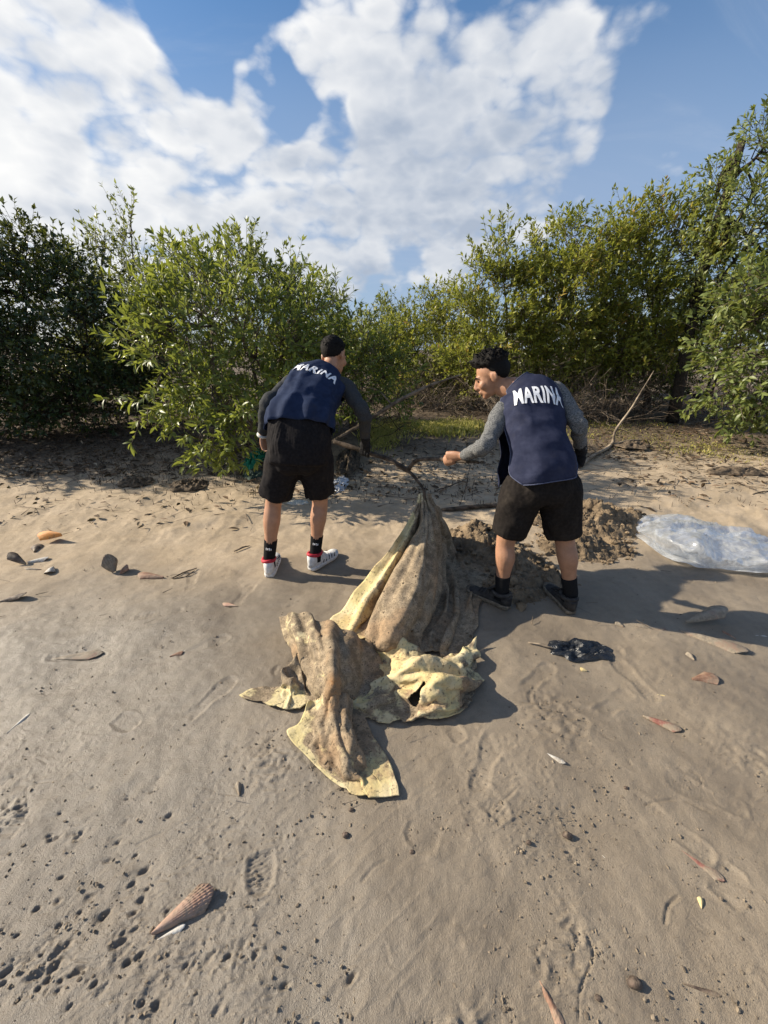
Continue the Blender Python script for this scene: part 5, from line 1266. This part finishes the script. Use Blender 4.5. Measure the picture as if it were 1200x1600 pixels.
mx0 = t.add('ShaderNodeMixShader'); mx0.inputs[0].default_value = .5; t.l.new(df.outputs[0], mx0.inputs[1]); t.l.new(d2.outputs[0], mx0.inputs[2])
fz = t.add('ShaderNodeLayerWeight'); fz.inputs[0].default_value = .35; t.l.new(bn.outputs[0], fz.inputs['Normal'])
mx1 = t.add('ShaderNodeMixShader'); t.put(mx1.inputs[0], t.math('ADD', t.math('MULTIPLY', t.ramp(t.noise(p, 12., 5, .65, 1.), .4, .75), .34), .40)); t.l.new(tr.outputs[0], mx1.inputs[1]); t.l.new(mx0.outputs[0], mx1.inputs[2])
mx2 = t.add('ShaderNodeMixShader'); t.put(mx2.inputs[0], t.math('MULTIPLY_ADD', fz.outputs['Fresnel'], .26, .03, clamp=True)); t.l.new(mx1.outputs[0], mx2.inputs[1]); t.l.new(gl.outputs[0], mx2.inputs[2]); t.l.new(mx2.outputs[0], o.inputs[0])
tag(link('plastic_bag', me, m), 'clear puffed plastic bag lying on the sand at the right edge', 'plastic bag')

# ================================================================== black plastic, net, scraps
def scrap(name, label, cat, px, py, wpx, hpx, h, mat, seed, rotz=0., am=1., n=46):
    c = onG(px, py); k = (c - Vector((0, 0, CAM_H))).length; sx = abs(atZ(px + wpx / 2, py, 0).x - atZ(px - wpx / 2, py, 0).x) / 2; sy = abs(atZ(px, py - hpx / 2, 0).y - atZ(px, py + hpx / 2, 0).y) / 2
    rr = np.random.default_rng(seed); u, v = np.meshgrid(np.linspace(-1, 1, n), np.linspace(-1, 1, n)); q = np.stack([u.ravel(), v.ravel()], 1)
    rd = np.sqrt(np.clip(np.abs(q).max(1) ** 2, 1e-9, None)) / np.maximum(np.hypot(q[:, 0], q[:, 1]), 1e-6); q = q * rd[:, None]   # square to disc
    out = 1 + .28 * vnoise(q * 1.6 + seed, 1.5, seed); q3 = np.c_[q * out[:, None] * np.array((sx, sy)), np.zeros(len(q))]
    prof = np.clip(1 - (q ** 2).sum(1), 0, 1) ** .5
    q3[:, 2] = h * prof * (.45 + .55 * am * (ridged(q * 1.3 + seed, 2.2, 3, seed))) + .006
    q3[:, 2] = np.maximum(q3[:, 2], .004); ca, sa = math.cos(rotz), math.sin(rotz)
    W_ = np.c_[q3[:, 0] * ca - q3[:, 1] * sa + c.x, q3[:, 0] * sa + q3[:, 1] * ca + c.y, q3[:, 2] + c.z]
    return tag(link(name, fast_mesh(name, W_, np.array(grid_faces(n, n)), smooth=True), mat), label, cat)
m, t, o = new_mat('black_plastic_film'); p = pos(t)
bsdf(t, o, t.mix(t.ramp(t.noise(p, 40., 5, .7), .56, .72), (.012, .014, .018), (.07, .068, .066)), t.ramp(t.noise(p, 30., 3), .3, .7, .12, .5), .6, t.noise(p, 70., 4, .6), .6, .01); BLK = m
scrap('black_plastic', 'crumpled shiny black plastic scrap pressed into the mud', 'plastic', 910, 1019, 104, 34, .024, BLK, 14, -.1, 1.5)
scrap('white_scrap', 'white plastic scrap on the sand behind the left man\'s shorts', 'scrap', 532, 757, 22, 26, .03, simple('dirty_white', (.45, .46, .48), (.66, .68, .72), 30., .7), 6)
scrap('pale_scrap', 'flat pale scrap behind the left man\'s knees', 'scrap', 466, 786, 30, 8, .015, simple('pale_scrap_mat', (.40, .38, .32), (.58, .55, .47), 30., .8), 7)
NET = simple('green_net', (.01, .16, .09), (.03, .27, .16), 60., .6)
scrap('green_net', 'bunched green net on the sand left of the left man', 'net', 400, 722, 24, 22, .13, NET, 8)
scrap('net_scrap', 'dull torn net heap lying under the green one', 'net', 396, 742, 36, 14, .05, simple('old_net', (.02, .04, .032), (.06, .09, .07), 60., .8), 9)
scrap('root_clump', 'dark muddy root clump behind the left man\'s knees', 'roots', 545, 722, 34, 34, .12, simple('root_clump_mat', (.035, .028, .02), (.11, .085, .06), 30., .95, .2, 60., .9), 10)
for (x, y, w_, h_, lab) in [(296, 760, 60, 16, 'loose pile of dark dead roots on the sand, middle left'), (215, 755, 46, 14, 'small pile of dead roots under the drooping tree, left one'), (360, 700, 50, 12, 'low dark debris mound under the drooping leaves'), (1150, 738, 90, 12, 'flat pile of washed-up debris on the right sand'), (985, 695, 50, 12, 'grey board-like debris beside the leaning stick')]:
    scrap('debris_pile', lab, 'debris', x, y, w_, h_, .05, simple('debris', (.05, .038, .028), (.17, .13, .09), 25., .95, .2, 50., 1.), int(x), 0, 1.4)

# ================================================================== shells
def shell_mat(name, a, b, c_=None, mud=.75):
    m, t, o = new_mat(name); tc = t.add('ShaderNodeTexCoord').outputs['Object']
    n = t.ramp(t.noise(tc, 35., 5, .65), .3, .7); col = t.mix(n, a, b)
    if c_: col = t.mix(t.ramp(t.noise(tc, 18., 4, .6), .5, .65), col, c_)
    col = t.mix(t.ramp(t.noise(tc, 26., 6, .7), .42, .64, 0, mud), col, t.mix(t.noise(tc, 60., 3), (.17, .135, .095), (.30, .24, .17)))   # dried mud
    bsdf(t, o, col, .65, .3, t.noise(tc, 140., 4, .6), .6, .005); return m
SH_PINK = shell_mat('shell_pinkish', (.42, .24, .17), (.58, .40, .30), (.35, .28, .22))
SH_BROWN = shell_mat('shell_brown', (.16, .09, .06), (.36, .20, .13), (.44, .26, .18))
SH_ORANGE = shell_mat('shell_orange', (.62, .22, .04), (.70, .34, .10), (.34, .16, .06), .2)
SH_GREY = shell_mat('shell_grey', (.16, .135, .105), (.34, .29, .22), (.24, .16, .12))
SH_WHITE = shell_mat('shell_white', (.55, .52, .46), (.74, .71, .64))
SH_DARK = shell_mat('shell_dark', (.05, .038, .03), (.16, .11, .085), (.22, .17, .12))
SH_RED = shell_mat('shell_reddish', (.20, .075, .06), (.32, .16, .12), (.30, .25, .19))
SH_YEL = shell_mat('shell_yellowish', (.55, .42, .18), (.68, .58, .34))
def shell(label, px, py, L, wd, yaw, mat, dome=.22, ribs=0, kind='pen', tilt=0., roll=0., lift=.0, spiny=False, name='shell'):
    """one valve: pointed apex, fanning to a rounded ragged edge"""
    c = onG(px, py); nu, nv = (96, 70) if spiny else (46, 34) if L > .07 else (22, 16); V = []; rr = np.random.default_rng(int(px * 7 + py))
    for i in range(nv):
        f = i / (nv - 1)
        w_ = wd / 2 * ((.06 + .94 * f ** .75) if kind == 'pen' else math.sin(min(1, .08 + f * .92) * math.pi * .56) ** .8)
        for j in range(nu):
            s = -1 + 2 * j / (nu - 1)
            endc = (1 - .22 * s * s) if kind == 'pen' else (1 - .42 * s * s)
            y = L * (f * (1 - (1 - endc) * f)) ; x = w_ * s
            z = dome * wd * (1 - s * s) ** .65 * (.25 + .75 * math.sin(min(1, f * .9 + .1) * math.pi * .72))
            if ribs:
                rb = math.cos(s * ribs * math.pi) ; z += .017 * wd * max(rb, 0) * f * (1 + (2.6 * max(0, math.sin(f * 75)) * sstep(.3, .6, f) if spiny else 0))
            if f > .96: y += rr.uniform(-.02, .02) * L
            V.append((x, y - L / 2, z))
    V = np.array(V); V[:, 2] += .03 * wd * vnoise(V, 4 / L, 3)
    n = len(V); th = max(.0016, .02 * wd); bot = V.copy(); bot[:, 2] -= th
    F = grid_faces(nv, nu); b = [j for j in range(nu)] + [i * nu + nu - 1 for i in range(1, nv)] + [(nv - 1) * nu + j for j in range(nu - 2, -1, -1)] + [i * nu for i in range(nv - 2, 0, -1)]
    FF = [f[::-1] for f in F][::1]; FF = F + [tuple(i + n for i in f[::-1]) for f in F] + [(b[i], b[i] + n, b[(i + 1) % len(b)] + n, b[(i + 1) % len(b)]) for i in range(len(b))]
    W_ = np.vstack([V, bot]); M = (Matrix.Rotation(yaw, 3, 'Z') @ Matrix.Rotation(tilt, 3, 'X') @ Matrix.Rotation(roll, 3, 'Y'))
    W_ = W_ @ np.array(M).T; W_[:, 2] -= W_[:, 2].min() + .004 - lift; W_ += np.array(c)
    return tag(mk(name, W_, FF, mat), label, 'shell')
def pxyaw(x0, y0, x1, y1):
    a, b = atZ(x0, y0, 0), atZ(x1, y1, 0); return math.atan2(b.y - a.y, b.x - a.x) - math.pi / 2, (b - a).length
y_, L_ = pxyaw(238, 1462, 335, 1392)
shell('large ribbed pinkish pen shell among the crab holes, bottom left', 288, 1425, L_, L_ * .44, y_, shell_mat('shell_pen', (.33, .20, .14), (.48, .33, .25), (.20, .12, .085)), .26, 9, spiny=True, roll=R(10))
shell('white broken shell sliver under the large ribbed pen shell', 268, 1457, .07, .02, pxyaw(255, 1465, 290, 1447)[0], SH_WHITE, .3)
shell('orange shell half lying on a dark one, far left', 84, 846, .22, .11, R(80), SH_ORANGE, .55, 3, 'pen', R(-10), lift=.03)
shell('dark shell under the orange shell half, far left', 57, 858, .13, .09, R(30), SH_DARK, .3)
shell('dark upturned shell at the left end of the shell cluster', 30, 880, .16, .08, R(75), SH_DARK, .4, tilt=R(25))
shell('chalky white shell in the left shell cluster', 60, 876, .13, .065, R(-60), SH_WHITE, .3)
shell('white pointed shell at the right end of the left cluster', 80, 892, .10, .07, R(200), SH_WHITE, .4)
shell('grey flat shell below the left shell cluster\'s white one', 52, 889, .13, .03, R(85), SH_GREY, .3)
shell('long dark shell half-buried near the left frame edge', 20, 938, .17, .06, R(-70), SH_DARK, .3, tilt=R(10))
shell('ribbed scallop-like shell standing on edge', 175, 891, .14, .11, R(55), SH_GREY, .3, 7, 'fan', R(62), spiny=True)
shell('small brown shell leaning on the upright ribbed one', 196, 894, .08, .065, R(-40), SH_BROWN, .4, tilt=R(30))
shell('pinkish brown pen shell right of the upright ribbed one', 237, 901, .20, .09, R(80), SH_BROWN, .28)
shell('small pink shell flake on the wet mud left of the cloth', 360, 945, .11, .04, R(75), SH_PINK, .2)
shell('brown ribbed shell fragment alone on the left mud', 276, 1023, .065, .04, R(-65), SH_BROWN, .3, 4)
shell('slim white shell upright in the mud, left edge', 29, 1130, .10, .022, R(-10), SH_WHITE, .3)
shell('long muddy shell pressed into the mud, far left', 122, 1025, .24, .07, R(-80), SH_GREY, .08, 5)
shell('curled grey mud-covered shell below the small flap', 373, 1233, .05, .025, R(25), SH_GREY, .5)
shell('slim grey shell in shadow left of the open shell pair', 1016, 981, .16, .05, R(-100), SH_GREY, .25)
shell('upper valve of the open grey pen shell pair in shadow', 1098, 973, .26, .10, R(-80), SH_GREY, .3, 0, 'pen', R(14), lift=.02)
shell('lower valve of the open grey pen shell pair in shadow', 1112, 1003, .30, .10, R(-125), SH_GREY, .3)
shell('small broken shell in shadow left of the slim grey one', 968, 976, .05, .045, R(30), SH_GREY, .3)
shell('thin brown shell beside the open pen shell pair', 1139, 992, .07, .03, R(20), SH_BROWN, .3)
shell('white shell sliver at the right edge of the shadow', 1188, 994, .09, .025, R(-100), SH_WHITE, .25)
shell('small pale shell lump in shadow below the open pair', 1079, 1027, .05, .04, R(0), SH_GREY, .5)
shell('fan-ribbed brown shell just below the shadow edge', 1100, 1060, .13, .08, R(-85), SH_BROWN, .2, 6)
y_, L_ = pxyaw(1004, 1118, 1062, 1140)
shell('reddish pen shell on the sunlit mud at the right', 1034, 1130, L_ * 1.05, L_ * .36, y_, SH_RED, .3, 4)
y_, L_ = pxyaw(842, 1172, 885, 1194)
shell('slim white and yellow shell on the mud, right of the cloth tail', 862, 1182, L_, L_ * .22, y_, SH_WHITE, .35)
shell('yellow shell chip on the mud below the black plastic', 912, 1047, .035, .028, R(60), SH_YEL, .4)
shell('pale shell half-buried under the black plastic, right side', 1040, 1088, .07, .025, R(-110), SH_YEL, .2)
shell('thin pale shell sliver in the lower right mud', 962, 1357, .085, .018, R(-145), SH_WHITE, .2)
shell('dark ribbed shell buried in the lower right mud', 1098, 1352, .11, .035, R(-135), SH_RED, .15, 4)
shell('bright yellow shell chip in the lower right footprint', 1095, 1411, .03, .018, R(-30), SH_YEL, .5)
shell('brown pen shell shard stuck upright at the bottom edge', 860, 1568, .085, .032, R(200), SH_BROWN, .35, 3)
shell('dark thin shell rim near the bottom right corner', 1097, 1546, .085, .012, R(-105), SH_DARK, .3)
shell('curved pale shell rim at the right in the mud', 1130, 1298, .05, .008, R(-150), SH_WHITE, .4)
for (px, py, s_, lab) in [(540, 1306, .011, 'dark round pebble below the cloth tail'), (549, 1266, .009, 'dark pebble touching the cloth tail\'s shadow'), (992, 1538, .016, 'largest dark stone at the bottom right'), (886, 1306, .014, 'dark oblong stone in the middle right mud'), (826, 1317, .008, 'small black pebble between two shoe prints'), (978, 1232, .008, 'small black pebble in the right mud'), (644, 1332, .008, 'small pebble beside the striped shoe print'), (730, 1290, .005, 'tiny grey pebble above the striped shoe print'), (935, 1560, .007, 'small stone left of the largest dark stone')]:
    c = onG(px, py); bmv, bf = ball((0, 0, 0), 1., None, 14, 9); bmv = np.array(bmv); bmv = bmv * (1 + .25 * vnoise(bmv + px, 1.7, 3))[:, None] * np.array((1.1, .8, .7)) * s_ + np.array((c.x, c.y, c.z + s_ * .35))
    tag(mk('pebble', bmv, bf, SH_DARK), lab, 'pebble')
